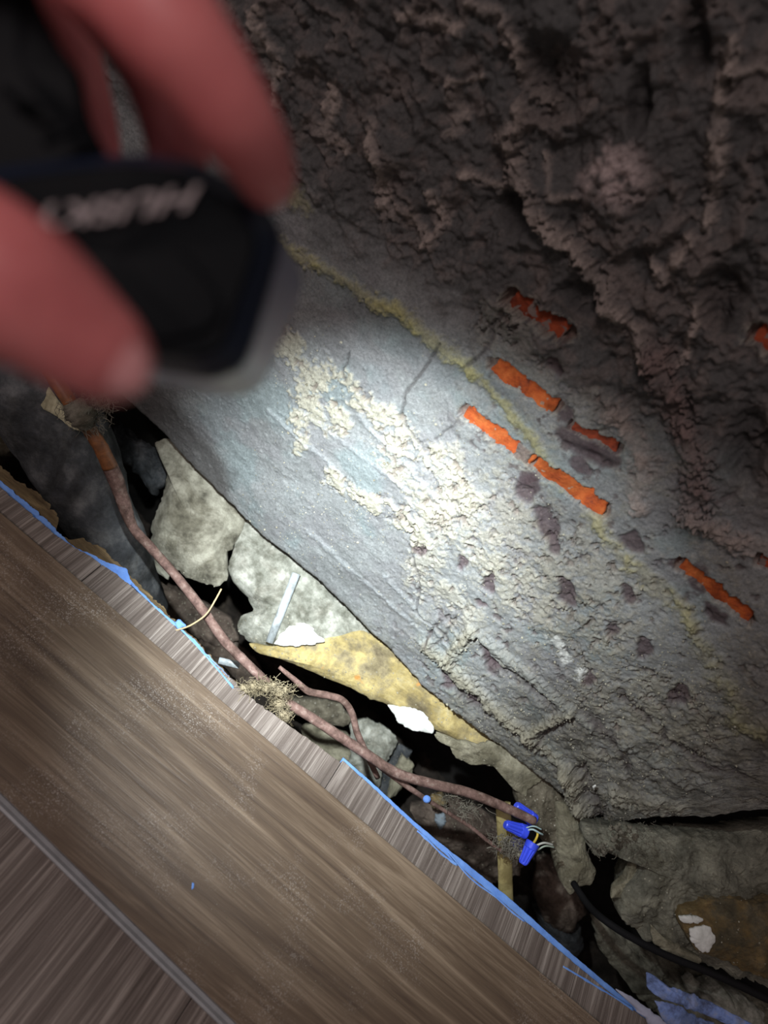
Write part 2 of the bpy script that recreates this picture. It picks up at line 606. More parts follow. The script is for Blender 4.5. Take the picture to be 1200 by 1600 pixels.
    for k, (pts, wp, hh) in enumerate((([(748, 1000), (762, 1035), (800, 1052), (860, 1098)], 7, -.005), ([(690, 1048), (712, 1075), (722, 1085)], 9, -.005), ([(735, 1100), (760, 1122)], 6, -.004), ([(800, 1136), (830, 1165)], 5, -.004),
                                       ([(832, 1168), (862, 1140), (895, 1122)], 6, -.006), ([(850, 1185), (880, 1212)], 5, -.004), ([(908, 1205), (922, 1240), (940, 1275)], 11, -.009), ([(905, 1110), (960, 1160), (980, 1200)], 9, -.005),
                                       ([(1040, 1150), (1100, 1200), (1180, 1215)], 8, -.004), ([(970, 1080), (1010, 1130)], 8, -.003), ([(665, 1015), (672, 985), (700, 965)], 3, -.003))):
        ridge(pts, wp, hh, (0.06, 0.046, 0.046), 0.8, 0.35, 180 + k, 0.3)
    # straight trowel lines, raised, their highlights painted in paler colour
    for k, (a, b) in enumerate((((470, 640), (640, 770)), ((560, 650), (690, 790)), ((420, 640), (520, 730)), ((480, 830), (660, 990)), ((600, 900), (700, 1010)))):
        ridge([a, b], 4.5, 0.0012, (0.36, 0.39, 0.41), 0.35, 0.2, 120 + k, 0.1)
    # coarse open texture of the dark zone: hollows and lumps
    hol = dark * (fbm2(Xg, Z, 40, 5, 91, 0.6) - 0.5)
    H += hol * 0.030
    rg = 1 - np.abs(2 * fbm2(Xg, Z, 30, 5, 95, 0.6) - 1) * 6
    rgm = dark * np.clip(rg, 0, 1) * sstep(0.42, 0.56, fbm2(Xg, Z, 24, 3, 97))
    H += rgm * 0.004
    mix(rgm * 0.55, (0.21, 0.17, 0.155))
    mix(dark * sstep(0.50, 0.68, fbm2(Xg, Z, 60, 5, 93, 0.7)) * 0.6, (0.16, 0.13, 0.12))
    # pale crusty mortar ribs in the dark upper zone
    tan = (0.36, 0.30, 0.27)
    for k, (pts, wp, hh) in enumerate([
            ([(640, 25), (690, 30), (712, 42)], 11, 0.005), ([(735, 8), (785, 28), (803, 70), (812, 120), (835, 150), (858, 163)], 12, 0.008),
            ([(812, 165), (800, 205), (780, 215)], 12, 0.006), ([(798, 220), (800, 280), (828, 318), (868, 362), (905, 402), (935, 440), (955, 485), (990, 520), (1010, 560)], 14, 0.010),
            ([(1150, 60), (1140, 110), (1130, 190), (1112, 290), (1104, 350)], 13, 0.008), ([(1140, 115), (1200, 110)], 10, 0.006),
            ([(575, 190), (600, 300), (598, 320)], 11, 0.006), ([(590, 325), (640, 340), (672, 375)], 10, 0.005), ([(725, 275), (780, 290)], 9, 0.004),
            ([(700, 150), (715, 180), (700, 215)], 9, 0.004), ([(680, 300), (690, 340), (670, 385)], 10, 0.004), ([(405, 20), (425, 90), (428, 150)], 12, 0.004),
            ([(845, 240), (862, 300), (900, 310)], 7, 0.006), ([(1030, 560), (1060, 640), (1085, 720), (1088, 800)], 24, 0.010), ([(1088, 800), (1150, 850), (1200, 860)], 16, 0.006),
            ([(1085, 480), (1070, 560)], 8, 0.005), ([(1020, 400), (1030, 440), (1075, 370)], 9, 0.006), ([(960, 640), (1010, 720), (1000, 790)], 18, 0.004), ([(740, 120), (700, 130)], 8, .004),
            ([(520, 130), (500, 200), (530, 240)], 8, .003)]):
        ridge(pts, wp * 1.25, hh, tan if k != 13 else (0.20, 0.14, 0.13), 0.9, 0.45, 130 + k, 0.7)
    d = np.hypot((QX - 960) / 70, (QY - 265) / 75)
    mix((1 - sstep(0.3, 1.1, d)) * sstep(0.40, 0.58, n_mid) * 0.85, (0.46, 0.37, 0.36))
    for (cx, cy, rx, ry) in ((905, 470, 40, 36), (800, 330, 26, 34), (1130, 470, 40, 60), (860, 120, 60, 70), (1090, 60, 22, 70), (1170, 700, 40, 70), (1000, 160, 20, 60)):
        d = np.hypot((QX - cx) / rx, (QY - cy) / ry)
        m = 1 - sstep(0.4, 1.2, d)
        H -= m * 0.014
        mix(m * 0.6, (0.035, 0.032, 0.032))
    # broken-out hollows showing dark purple brick faces
    pur = (0.075, 0.048, 0.055)
    for (cx, cy, rx, ry, a) in ((828, 760, 15, 28, .5), (850, 815, 18, 34, -.5), (862, 850, 10, 22, -.5), (883, 925, 13, 24, -.4), (905, 690, 44, 24, .6), (945, 715, 34, 20, .6), (760, 665, 9, 12, 0), (735, 652, 7, 10, 0),
                            (830, 742, 12, 10, 0), (768, 912, 9, 12, 0), (720, 880, 8, 12, 0), (655, 855, 9, 9, 0), (900, 730, 20, 16, .4), (1095, 905, 18, 26, -.6), (1065, 880, 20, 14, .3), (985, 930, 12, 16, 0),
                            (752, 938, 7, 7, 0), (920, 1060, 10, 9, 0), (700, 1065, 11, 14, -.5), (742, 1095, 10, 16, -.5), (762, 1030, 10, 22, -.6), (990, 850, 24, 12, .6), (1060, 1090, 14, 20, 0), (1010, 1010, 14, 16, 0),
                            (955, 985, 12, 10, 0), (880, 640, 26, 12, .6), (1120, 960, 26, 10, .6), (868, 570, 16, 10, .6)):
        ux, uy = PX + wx * 0.7 - cx, PY + wy * 0.7 - cy
        ca, sa = math.cos(a), math.sin(a)
        d = np.hypot((ux * ca + uy * sa) / rx, (-ux * sa + uy * ca) / ry)
        m = 1 - sstep(0.75, 1.15, d)
        H -= m * 0.0035
        mix(m * 0.85, pur)
    # hairline cracks
    for pts, wp in (([(728, 572), (755, 552), (772, 530), (765, 512), (790, 490)], 4.0), ([(690, 535), (672, 565), (650, 590), (632, 612), (626, 645), (640, 672), (660, 695)], 2.6), ([(545, 550), (536, 575), (540, 592)], 2.2),
                    ([(722, 642), (700, 670), (680, 690)], 1.8), ([(770, 575), (762, 590)], 2.5), ([(640, 850), (655, 920), (650, 960), (700, 1000)], 2.0), ([(712, 965), (690, 1000), (672, 1012)], 2.2), ([(740, 650), (760, 690), (800, 700)], 2.4),
                    ([(255, 700), (320, 770), (400, 830)], 1.5)):
        d = poly_dist(PX + wx * 0.25, PY + wy * 0.25, pts)
        m = 1 - sstep(wp * 0.3, wp * 1.3, d)
        H -= m * 0.0022
        mix(m * 0.7, (0.08, 0.075, 0.075))
    # smear of white paint
    d = poly_dist(PX + wx * .3, PY + wy * .3, [(862, 993), (882, 1015), (905, 1050)])
    mix((1 - sstep(8, 15, d)) * sstep(0.44, 0.52, fbm2(Xg, Z, 150, 3, 177)) * 0.8, (0.62, 0.64, 0.62))
    # recesses where bricks are laid bare
    for q in BRICKS:
        dq = poly_dist(PX + wx * 0.10, PY + wy * 0.10, [q[0:2], q[2:4]]) + (fbm2(Xg, Z, 130, 4, 211, 0.7) - 0.5) * q[4] * 0.85
        near = 1 - sstep(q[4] * 1.2, q[4] * 2.2, dq)
        H = H * (1 - near) + np.maximum(H, 0.0) * near
        m = 1 - sstep(q[4] * 0.45, q[4] * 0.45 + 3, dq)
        H = H * (1 - m) - 0.008 * m
        mix((1 - sstep(q[4] * 0.5, q[4] * 0.9, dq)) * (n_spk > 0.45) * 0.35, (0.45, 0.43, 0.36))
        mix(m * 0.6, (0.16, 0.08, 0.06))
    # gritty grains of sand caught on the parging
    spk = sstep(0.80, 0.86, fbm2(Xg, Z, 520, 1, 201)) * (1 - dark)
    H += spk * 0.0007
    V = np.stack([Xg + H * WN.x, Y + H * WN.y, Z], 1)
    idx = np.arange(nx * nz).reshape(nz, nx)
    faces = np.stack([idx[:-1, :-1], idx[:-1, 1:], idx[1:, 1:], idx[1:, :-1]], -1).reshape(-1, 4)
    # thickness: turn the bottom edge back into the wall
    bot = V[:nx].copy()
    b1 = bot.copy()
    b1[:, 1] += 0.02
    b1[:, 2] -= 0.001
    b2 = bot.copy()
    b2[:, 1] += 0.11
    n0 = len(V)
    V = np.vstack([V, b1, b2])
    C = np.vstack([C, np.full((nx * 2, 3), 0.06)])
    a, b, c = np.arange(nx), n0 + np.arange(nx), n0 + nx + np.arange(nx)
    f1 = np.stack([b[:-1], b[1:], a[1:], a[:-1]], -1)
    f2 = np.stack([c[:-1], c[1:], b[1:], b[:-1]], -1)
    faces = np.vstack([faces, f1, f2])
    m, N, L, B = mat_new('parged_wall')
    at_ = N.new('ShaderNodeAttribute')
    at_.attribute_name = 'tint'
    tc = N.new('ShaderNodeTexCoord')
    n1 = noise_node(N, L, 420, 6, 0.75, tc.outputs['Object'])
    r1 = ramp(N, [(0.3, (0.62, 0.62, 0.62)), (0.7, (1.35, 1.34, 1.3))])
    L.new(n1.outputs['Fac'], r1.inputs[0])
    mx = N.new('ShaderNodeMix')
    mx.data_type = 'RGBA'
    mx.blend_type = 'MULTIPLY'
    mx.inputs[0].default_value = 1
    L.new(at_.outputs['Color'], mx.inputs[6])
    L.new(r1.outputs[0], mx.inputs[7])
    L.new(mx.outputs[2], B.inputs['Base Color'])
    B.inputs['Roughness'].default_value = 0.56
    B.inputs['Specular IOR Level'].default_value = 0.5
    bp = N.new('ShaderNodeBump')
    bp.inputs['Strength'].default_value = 0.8
    bp.inputs['Distance'].default_value = 0.0012
    n2 = noise_node(N, L, 700, 5, 0.75, tc.outputs['Object'])
    L.new(n2.outputs['Fac'], bp.inputs['Height'])
    L.new(bp.outputs[0], B.inputs['Normal'])
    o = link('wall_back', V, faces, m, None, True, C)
    tag(o, 'old brick wall parged with grey mortar, darker and crusted above', kind='structure')
    return o, (Xg, Z, H, PX, PY, dark)


# exposed brick strips: x0 y0 x1 y1 width(px)
BRICKS = [(727, 643, 832, 722, 20), (836, 724, 945, 797, 22), (772, 572, 868, 636, 22), (895, 664, 965, 700, 15), (802, 466, 885, 520, 27),
          (1066, 882, 1172, 966, 18), (1186, 875, 1235, 905, 16), (1185, 520, 1240, 560, 34)]
wall, wdat = build_wall()
m_brick = rough_mat('orange_brick', [(0.30, (0.20, 0.05, 0.03)), (0.46, (0.50, 0.10, 0.025)), (0.72, (0.66, 0.19, 0.05))], 70, 0.9, 0.8, 0.0012, 500, speck=((0.36, 0.26, 0.19), 130, 0.66))
m_brick_red = rough_mat('red_brick', [(0.35, (0.12, 0.03, 0.02)), (0.52, (0.32, 0.06, 0.025)), (0.75, (0.44, 0.09, 0.035))], 70, 0.9, 0.8, 0.0012, 500, speck=((0.22, 0.17, 0.15), 110, 0.58))
rnd = random.Random(4)
for i, (x0, y0, x1, y1, wd) in enumerate(BRICKS):
    dx, dy = x1 - x0, y1 - y0
    l = math.hypot(dx, dy)
    ux, uy = dx / l, dy / l
    vx, vy = -uy, ux
    pts = []
    n = 7
    for k in range(n + 1):
        s = l * k / n
        h = wd * 0.95
        pts.append((x0 + ux * s + vx * h, y0 + uy * s + vy * h))
    for k in range(n, -1, -1):
        s = l * k / n
        h = wd * 0.95
        pts.append((x0 + ux * s - vx * h, y0 + uy * s - vy * h))
    o = rock('brick', pts, WP - WN * 0.0035, m_brick if i not in (3, 4, 6, 7) else m_brick_red, WN, 0.03, 0.0006, 0.0014, 90, 300 + i, 90, 10, 0.0010, wall, power=10)

# crumbs of mortar clinging to the wall
Xg, Zg, Hg, PXg, PYg, dkg = wdat
rnd = random.Random(8)
parts, parts2 = [], []
zones = [(480, 600, 50, 80, 90), (640, 720, 90, 90, 150), (600, 800, 80, 40, 90), (780, 880, 130, 110, 350), (900, 1080, 160, 110, 700), (800, 1130, 120, 70, 500), (960, 1220, 130, 50, 420), (480, 820, 110, 110, 260), (1080, 1060, 90, 120, 300), (700, 1010, 60, 40, 150)]
nxw = 1180
for zx, zy, sx, sy, cnt in zones:
    for _ in range(cnt):
        px, py = rnd.gauss(zx, sx * 0.6), rnd.gauss(zy, sy * 0.6)
        p = on_wall(px, py)
        ix = int((p.x + 0.62) / 1.22 * (nxw - 1))
        if not 0 <= ix < nxw:
            continue
        z0 = Zg[ix]
        t = (p.z - z0) / (0.66 - z0)
        iz = int(t * 559)
        if not 3 < iz < 559:
            continue
        h = Hg[iz * nxw + ix]
        s = rnd.uniform(0.0003, 0.0008) * (1 if rnd.random() < 0.93 else 2.0)
        parts.append(pebble_data(p + WN * (h + s * 0.3), s, rnd))
V, Fc = join_data(parts)
m_crumb = rough_mat('mortar_crumbs', [(0.35, (0.22, 0.21, 0.16)), (0.65, (0.46, 0.44, 0.35))], 90, 0.95)
tag(link('mortar_crumbs', V, Fc, m_crumb, wall, False), 'loose mortar grit stuck to the wall face', kind='stuff')

# ------------------------------------------------------------------ cavity: added foundation backing behind, earth below
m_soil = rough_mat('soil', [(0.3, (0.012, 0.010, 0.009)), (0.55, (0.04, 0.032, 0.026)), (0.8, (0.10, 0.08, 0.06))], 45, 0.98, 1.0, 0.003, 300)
m_black = rough_mat('backing_black', [(0.3, (0.006, 0.006, 0.006)), (0.7, (0.02, 0.018, 0.016))], 20, 1.0)  # near-black stands in for the shade behind the gap


def grid_sheet(name, x0, x1, y0, y1, nx, ny, fn, mat, parent=None):
    xs, ys = np.linspace(x0, x1, nx), np.linspace(y0, y1, ny)
    A, Bm = np.meshgrid(xs, ys)
    A, Bm = A.ravel(), Bm.ravel()
    V = fn(A, Bm)
    idx = np.arange(nx * ny).reshape(ny, nx)
    f = np.stack([idx[:-1, :-1], idx[:-1, 1:], idx[1:, 1:], idx[1:, :-1]], -1).reshape(-1, 4)
    return link(name, V, f, mat, parent)


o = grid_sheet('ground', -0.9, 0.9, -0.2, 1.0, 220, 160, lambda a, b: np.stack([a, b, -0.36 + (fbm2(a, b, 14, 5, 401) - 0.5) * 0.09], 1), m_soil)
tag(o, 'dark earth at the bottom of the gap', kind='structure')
o = grid_sheet('foundation_backing', -0.9, 0.9, -0.42, 0.2, 160, 60, lambda a, b: np.stack([a, 0.62 + (fbm2(a, b, 16, 5, 402) - 0.5) * 0.05, b], 1), m_black)  # added backing, closes the gap off from outside light
tag(o, 'added near-black foundation backing behind the gap', kind='structure')

# ------------------------------------------------------------------ floor: planks, foam underlay, board
m_floor = wood_mat('floor_plank_film', (0.075, 0.055, 0.045), (0.17, 0.138, 0.118), (0.40, 0.35, 0.31), 'Y', 0.46, 520, 0.7, 0.8, 0.15, (0.26, 0.70))
m_core = flat_mat('plank_core', (0.30, 0.29, 0.28), 0.6)
m_foam = rough_mat('blue_foam', [(0.3, (0.13, 0.29, 0.80)), (0.7, (0.24, 0.46, 0.98))], 60, 0.7, 0.5, 0.0008, 300, dirt=0.2)
m_ply = rough_mat('subfloor_wood', [(0.3, (0.08, 0.055, 0.03)), (0.7, (0.26, 0.19, 0.10))], 30, 0.85, 0.8, 0.001, 250, stretch=(1, 6, 3))
floor = empty('floor')
tag(floor, 'old brown vinyl plank floor with its cut edge at the gap', kind='structure')
edge_px = [(-260, 540), (-100, 675), (0, 760), (50, 803), (90, 838), (140, 868), (185, 898), (240, 946), (290, 992), (340, 1040), (400, 1096), (460, 1138), (533, 1192)]
edge_px2 = [(531, 1183), (585, 1232), (640, 1284), (700, 1338), (760, 1388), (830, 1446), (905, 1511), (960, 1556), (1010, 1592), (1100, 1662), (1300, 1815)]
e1 = [on_z(px, py, 0) for px, py in edge_px]
e2 = [on_z(px, py, 0) for px, py in edge_px2]
fx1, fy1 = [p.x for p in e1], [p.y for p in e1]
fx2, fy2 = [p.x for p in e2], [p.y for p in e2]
XS = e1[-1].x


def floor_y(x, j=0.0006, side=None):
    x = np.asarray(x, dtype=float)
    left = x < XS if side is None else np.full(x.shape, side == 'l')
    y = np.where(left, np.interp(x, fx1, fy1), np.interp(x, fx2, fy2))
    return y + (fbm2(x, x * 0, 220, 4, 9, 0.7) - 0.5) * 2 * j * np.where(left, 2.2, 1.0)


def slab(name, x0, x1, y0, z1, thick, mat, parent, extra=0.0, jag=0.0006, seed=0, nx=None, gap=0.0, side=None, extrafn=None):
    """strip with its far edge following the cut floor edge"""
    nx = nx or max(6, int((x1 - x0) / 0.0015))
    xs = np.linspace(x0 + gap, x1 - gap, nx)
    yf = floor_y(xs, jag, side) + extra
    if extrafn is not None:
        yf = yf + extrafn(xs)
    rows = [(np.full(nx, y0), z1), (yf - 0.004, z1), (yf - 0.0006, z1), (yf, z1 - 0.0006), (yf, z1 - thick), (np.full(nx, y0), z1 - thick)]
    V = np.vstack([np.stack([xs, y, np.full(nx, z)], 1) for y, z in rows])
    Fc = []
    nr = len(rows)
    for r_ in range(nr):
        r2 = (r_ + 1) % nr
        for k in range(nx - 1):
            Fc.append((r_ * nx + k, r_ * nx + k + 1, r2 * nx + k + 1, r2 * nx + k))
    Fc.append(tuple(r_ * nx for r_ in range(nr)))
    Fc.append(tuple(r_ * nx + nx - 1 for r_ in reversed(range(nr))))
    return link(name, V, Fc, mat, parent, False)


seam2 = on_z(903, 1509, 0).x
pw = seam2 - XS
bounds = [XS - 4 * pw, XS - 3 * pw, XS - 2 * pw, XS - pw, XS, seam2, seam2 + pw, seam2 + 2 * pw]
for i, (a, b) in enumerate(zip(bounds[:-1], bounds[1:])):
    o = slab('plank', a, b, -0.5, 0.0, 0.005, m_floor, floor, gap=0.0004, side='l' if b <= XS + 1e-6 else 'r')
# foam underlay sheet, peeping out past the planks
foam = empty('foam_underlay')
tag(foam, 'thin bright blue foam underlay sheet showing along the cut floor edge', 'underlay')


def foam_extra(xs):
    e = np.zeros_like(xs)
    keys = [(-200, 0.004), (0, 0.0055), (60, 0.006), (88, 0.004), (110, 0.001), (150, 0.004), (180, 0.010), (186, 0.011), (200, 0.004), (240, 0.0015), (276, 0.0025), (300, 0.0028), (335, 0.0015), (380, 0.0), (450, -0.004), (525, -0.006)]
    kx = [on_z(px, np.interp(px, [q[0] for q in edge_px], [q[1] for q in edge_px]), 0).x for px, _ in keys]
    return np.interp(xs, kx, [k[1] for k in keys])


def foam_extra2(xs):
    keys = [(531, 0.0025), (600, 0.0035), (650, 0.004), (720, 0.0065), (790, 0.0075), (850, 0.006), (905, 0.0055), (960, 0.005), (1010, 0.003), (1100, 0.002)]
    kx = [on_z(px, np.interp(px, [q[0] for q in edge_px2], [q[1] for q in edge_px2]), 0).x for px, _ in keys]
    return np.interp(xs, kx, [k[1] for k in keys])


slab('foam_sheet', XS - 4 * pw, XS, -0.5, -0.0051, 0.002, m_foam, foam, jag=0.0009, side='l', extrafn=lambda q: foam_extra(q) + 0.0022)
slab('foam_sheet', XS, seam2 + 2 * pw, -0.5, -0.0051, 0.002, m_foam, foam, jag=0.0005, side='r', extrafn=lambda q: foam_extra2(q) + 0.0026)
# board under the foam, splintered edge showing at the left
sub = empty('subfloor')
tag(sub, 'rough wooden subfloor board under the foam', kind='structure')


def board_extra(xs):
    keys = [(-200, 0.02), (0, 0.017), (25, 0.022), (60, 0.019), (72, 0.014), (80, 0.003), (100, 0.006), (110, 0.015), (140, 0.016), (175, 0.0125), (200, 0.009), (260, 0.006), (330, 0.004), (420, 0.0), (533, -0.01)]
    kx = [on_z(px, np.interp(px, [q[0] for q in edge_px], [q[1] for q in edge_px]), 0).x for px, _ in keys]
    return np.interp(xs, kx, [k[1] for k in keys])


slab('board', XS - 4 * pw, XS, -0.5, -0.0075, 0.018, m_ply, sub, jag=0.0016, side='l', extrafn=lambda q: board_extra(q) + 0.002)
slab('board', XS, seam2 + 2 * pw, -0.5, -0.0075, 0.018, m_ply, sub, extra=-0.008, side='r')

# torn slivers of foam smeared on the cut floor edge
for k, (pl, r_) in enumerate((([(652, 1298), (668, 1312), (690, 1334), (715, 1352)], .0013), ([(700, 1330), (735, 1372), (775, 1402), (800, 1425), (820, 1440)], .0011), ([(880, 1510), (900, 1522), (930, 1540), (960, 1558), (990, 1578)], .0014),
                              ([(205, 912), (250, 955), (290, 990), (330, 1034), (365, 1075)], .0012))):
    c = catmull(pl, 8)
    V, Fc = tube_data([on_z(q[0], q[1], 0.0001) for q in c], [r_ * (0.25 + 0.9 * mnoise.noise((q[0] * .05, q[1] * .05, k)) ** 2 * 6 ** .5 + .35) for q in c], 8, 0.25, 60 + k)
    V[:, 2] = V[:, 2] * 0.15
    link('foam_sliver', V, Fc, m_foam, foam)

# loose plank laid over the floor along the gap
m_plank = wood_mat('loose_plank_film', (0.078, 0.050, 0.033), (0.155, 0.108, 0.070), (0.30, 0.225, 0.155), 'X', 0.46, 170, 0.7, 1.0, 0.5, (0.28, 0.70))
m_lip = flat_mat('plank_lip', (0.34, 0.35, 0.36), 0.45)
TH = 0.0062
a0, a1 = on_z(0, 800, TH), on_z(940, 1600, TH)
b0, b1 = on_z(0, 1262, TH), on_z(345, 1600, TH)
da = (a1 - a0).normalized()
ang = math.atan2(da.y, da.x)
plank = empty('loose_plank', (a0.x, a0.y, 0.0004))
plank.rotation_euler = (0, 0, ang)
tag(plank, 'long loose brown vinyl plank laid across the floor beside the gap', 'plank')
Rm = Matrix.Rotation(-ang, 3, 'Z')
lb0 = Rm @ (b0 - a0)
lb1 = Rm @ (b1 - a0)
lb0.z = lb1.z = 0
slope = (lb1.y - lb0.y) / (lb1.x - lb0.x)


def lb(x):
    return lb0.y + slope * (x - lb0.x)


nx = 200
xs = np.linspace(-0.25, 1.05, nx)


def loft_strip(name, prof, mat, parent, smooth=False):
    """prof: list of (function y(x), z) closed loops swept along x"""
    V = np.vstack([np.stack([xs, np.array([f(v) for v in xs]), np.full(nx, z)], 1) for f, z in prof])
    nr = len(prof)
    Fc = []
    for r_ in range(nr):
        r2 = (r_ + 1) % nr
        for k in range(nx - 1):
            Fc.append((r_ * nx + k, r_ * nx + k + 1, r2 * nx + k + 1, r2 * nx + k))
    Fc.append(tuple(r_ * nx for r_ in range(nr)))
    Fc.append(tuple(r_ * nx + nx - 1 for r_ in reversed(range(nr))))
    return link(name, V, Fc, mat, parent, smooth)


LIP = 0.0068
loft_strip('wear_layer', [(lambda x: lb(x) + LIP, TH - 0.0010), (lambda x: lb(x) + LIP, TH - 0.0003), (lambda x: lb(x) + LIP + 0.0004, TH), (lambda x: -0.0006, TH), (lambda x: 0.0, TH - 0.0006), (lambda x: 0.0, TH - 0.0010)][::-1], m_plank, plank)
loft_strip('core', [(lambda x: lb(x) + LIP + 0.0003, 0.0), (lambda x: lb(x) + LIP + 0.0003, TH - 0.0011), (lambda x: -0.0002, TH - 0.0011), (lambda x: -0.0002, 0.0)][::-1], m_core, plank)
loft_strip('locking_lip', [(lambda x: lb(x), 0.0), (lambda x: lb(x), 0.0030), (lambda x: lb(x) + 0.0016, 0.0036), (lambda x: lb(x) + 0.0040, 0.0022), (lambda x: lb(x) + LIP, 0.0022), (lambda x: lb(x) + LIP, 0.0)][::-1], m_lip, plank)

# ------------------------------------------------------------------ stones under the wall
m_pale = rough_mat('pale_stone', [(0.30, (0.09, 0.085, 0.065)), (0.46, (0.24, 0.23, 0.18)), (0.66, (0.44, 0.43, 0.35))], 46, 0.95, 0.8, 0.0016, 350)
m_pale2 = rough_mat('pale_rubble', [(0.28, (0.10, 0.10, 0.075)), (0.47, (0.25, 0.255, 0.215)), (0.68, (0.50, 0.50, 0.44))], 60, 0.95, 0.8, 0.0016, 350)
m_yel = rough_mat('yellow_stone', [(0.28, (0.12, 0.095, 0.06)), (0.42, (0.27, 0.225, 0.13)), (0.56, (0.50, 0.40, 0.17)), (0.74, (0.50, 0.46, 0.31))], 34, 0.9, 0.8, 0.0016, 320, speck=((0.50, 0.25, 0.07), 32, 0.66))
m_white = rough_mat('white_plaster', [(0.3, (0.62, 0.64, 0.60)), (0.7, (0.84, 0.85, 0.81))], 70, 0.9, 0.8, 0.0008, 400, dirt=0.25)
m_mort = rough_mat('old_mortar', [(0.28, (0.07, 0.06, 0.042)), (0.5, (0.17, 0.15, 0.11)), (0.75, (0.34, 0.31, 0.23))], 60, 0.95, 1.0, 0.0022, 400, speck=((0.55, 0.52, 0.44), 260, 0.68))
m_mortpale = rough_mat('pale_mortar', [(0.28, (0.15, 0.14, 0.10)), (0.5, (0.30, 0.28, 0.20)), (0.75, (0.48, 0.45, 0.34))], 50, 0.95, 1.0, 0.0022, 400)
m_brown = rough_mat('brown_stone', [(0.28, (0.05, 0.04, 0.032)), (0.5, (0.13, 0.10, 0.08)), (0.75, (0.26, 0.21, 0.17))], 40, 0.95, 1.0, 0.002, 300)
m_grey = rough_mat('dusty_concrete', [(0.30, (0.075, 0.073, 0.056)), (0.5, (0.19, 0.185, 0.145)), (0.72, (0.36, 0.35, 0.27))], 40, 0.96, 1.0, 0.003, 260, speck=((0.4, 0.38, 0.3), 300, 0.72))
m_ochre = rough_mat('ochre_stone', [(0.28, (0.05, 0.045, 0.032)), (0.44, (0.15, 0.13, 0.085)), (0.58, (0.28, 0.20, 0.09)), (0.74, (0.34, 0.28, 0.15))], 30, 0.95, 1.0, 0.002, 300)
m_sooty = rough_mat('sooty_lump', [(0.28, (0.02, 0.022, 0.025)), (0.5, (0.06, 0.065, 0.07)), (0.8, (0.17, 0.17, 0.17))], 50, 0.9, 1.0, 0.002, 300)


def wdep(px, py):
    return (on_wall(px, py) - CAM).dot(D)


def stone(name, label, pts, extra, mat, cat='stone', group=None, **kw):
    cx, cy = kw.get('centre') or (sum(p[0] for p in pts) / len(pts), sum(p[1] for p in pts) / len(pts))
    d = kw.pop('depth', None) or wdep(cx, cy) + extra
    o = rock(name, pts, at(cx, cy, d), mat, **kw)
    tag(o, label, cat, group)
    return o


stone('stone', 'rounded pale stone next to the dark pipe under the wall edge', [(240, 690), (285, 680), (340, 730), (400, 800), (380, 835), (352, 868), (358, 905), (338, 918), (300, 905), (262, 880), (238, 850), (236, 815), (252, 780), (262, 740)], -0.01, m_pale, dome=0.022, rough=0.009, seed=11, freq=24)
stone('stone', 'thin pale stone flake below the rounded stone, behind the brown cable', [(206, 838), (240, 862), (275, 895), (262, 905), (232, 886), (212, 866)], 0.0, m_pale, dome=0.006, rough=0.004, seed=12, thick=0.02)
stone('stone', 'large pale stone under the wall edge with a metal strip on it', [(400, 790), (500, 880), (600, 975), (630, 1020), (560, 1040), (480, 1020), (420, 1015), (385, 1000), (368, 985), (372, 962), (398, 955), (384, 930), (362, 905), (354, 880), (368, 850)], -0.005, m_pale2, dome=0.02, rough=0.009, seed=13, centre=(470, 960), freq=26)
stone('stone', 'long yellow stained stone slab sloping under the wall edge', [(385, 1003), (420, 1010), (500, 1000), (560, 985), (640, 1005), (720, 1090), (790, 1150), (835, 1195), (800, 1205), (780, 1195), (700, 1150), (640, 1120), (600, 1100), (560, 1080), (500, 1055), (440, 1030), (400, 1020)], -0.012, m_yel, dome=0.010, rough=0.007, seed=14, centre=(590, 1062), jag=0.0018, freq=30)
stone('plaster_chip', 'white plaster lump hanging under the yellow slab', [(603, 1100), (640, 1106), (662, 1112), (680, 1138), (676, 1146), (645, 1142), (620, 1125)], -0.030, m_white, 'plaster', dome=0.003, rough=0.003, seed=16, thick=0.015, NB=110, M=12, jag=0.0015)
stone('mortar_crust', 'crumbling mortar crust between yellow slab and dark gap', [(680, 1143), (720, 1158), (770, 1160), (820, 1180), (850, 1215), (820, 1245), (800, 1232), (790, 1200), (755, 1196), (735, 1196), (712, 1182), (704, 1166), (684, 1158)], -0.012, m_mortpale, 'mortar', dome=0.004, rough=0.007, seed=17, thick=0.02, jag=0.003, centre=(765, 1190), freq=50)
stone('mortar_block', 'rough mortar lump above the blue wire connectors', [(812, 1225), (850, 1215), (900, 1260), (885, 1330), (872, 1328), (850, 1318), (838, 1300), (828, 1290), (812, 1262), (808, 1245)], -0.012, m_mort, 'mortar', dome=0.008, rough=0.008, seed=18, thick=0.05, freq=60, jag=0.002)
stone('mortar_block', 'long tongue of pale mortar hanging at the wall corner', [(870, 1255), (905, 1262), (915, 1290), (916, 1325), (924, 1345), (932, 1362), (922, 1382), (904, 1388), (892, 1400), (880, 1385), (876, 1350), (873, 1310)], -0.03, m_mortpale, 'mortar', dome=0.011, rough=0.007, seed=19, thick=0.05, freq=50, jag=0.0015)
stone('dirt_clump', 'sooty clump with coppery glints behind the cable beside the pipe', [(190, 660), (222, 690), (252, 712), (262, 738), (250, 762), (240, 775), (222, 752), (205, 728), (180, 715), (165, 690)], 0.02, m_sooty, 'dirt', dome=0.01, rough=0.012, seed=20, freq=60, jag=0.004)
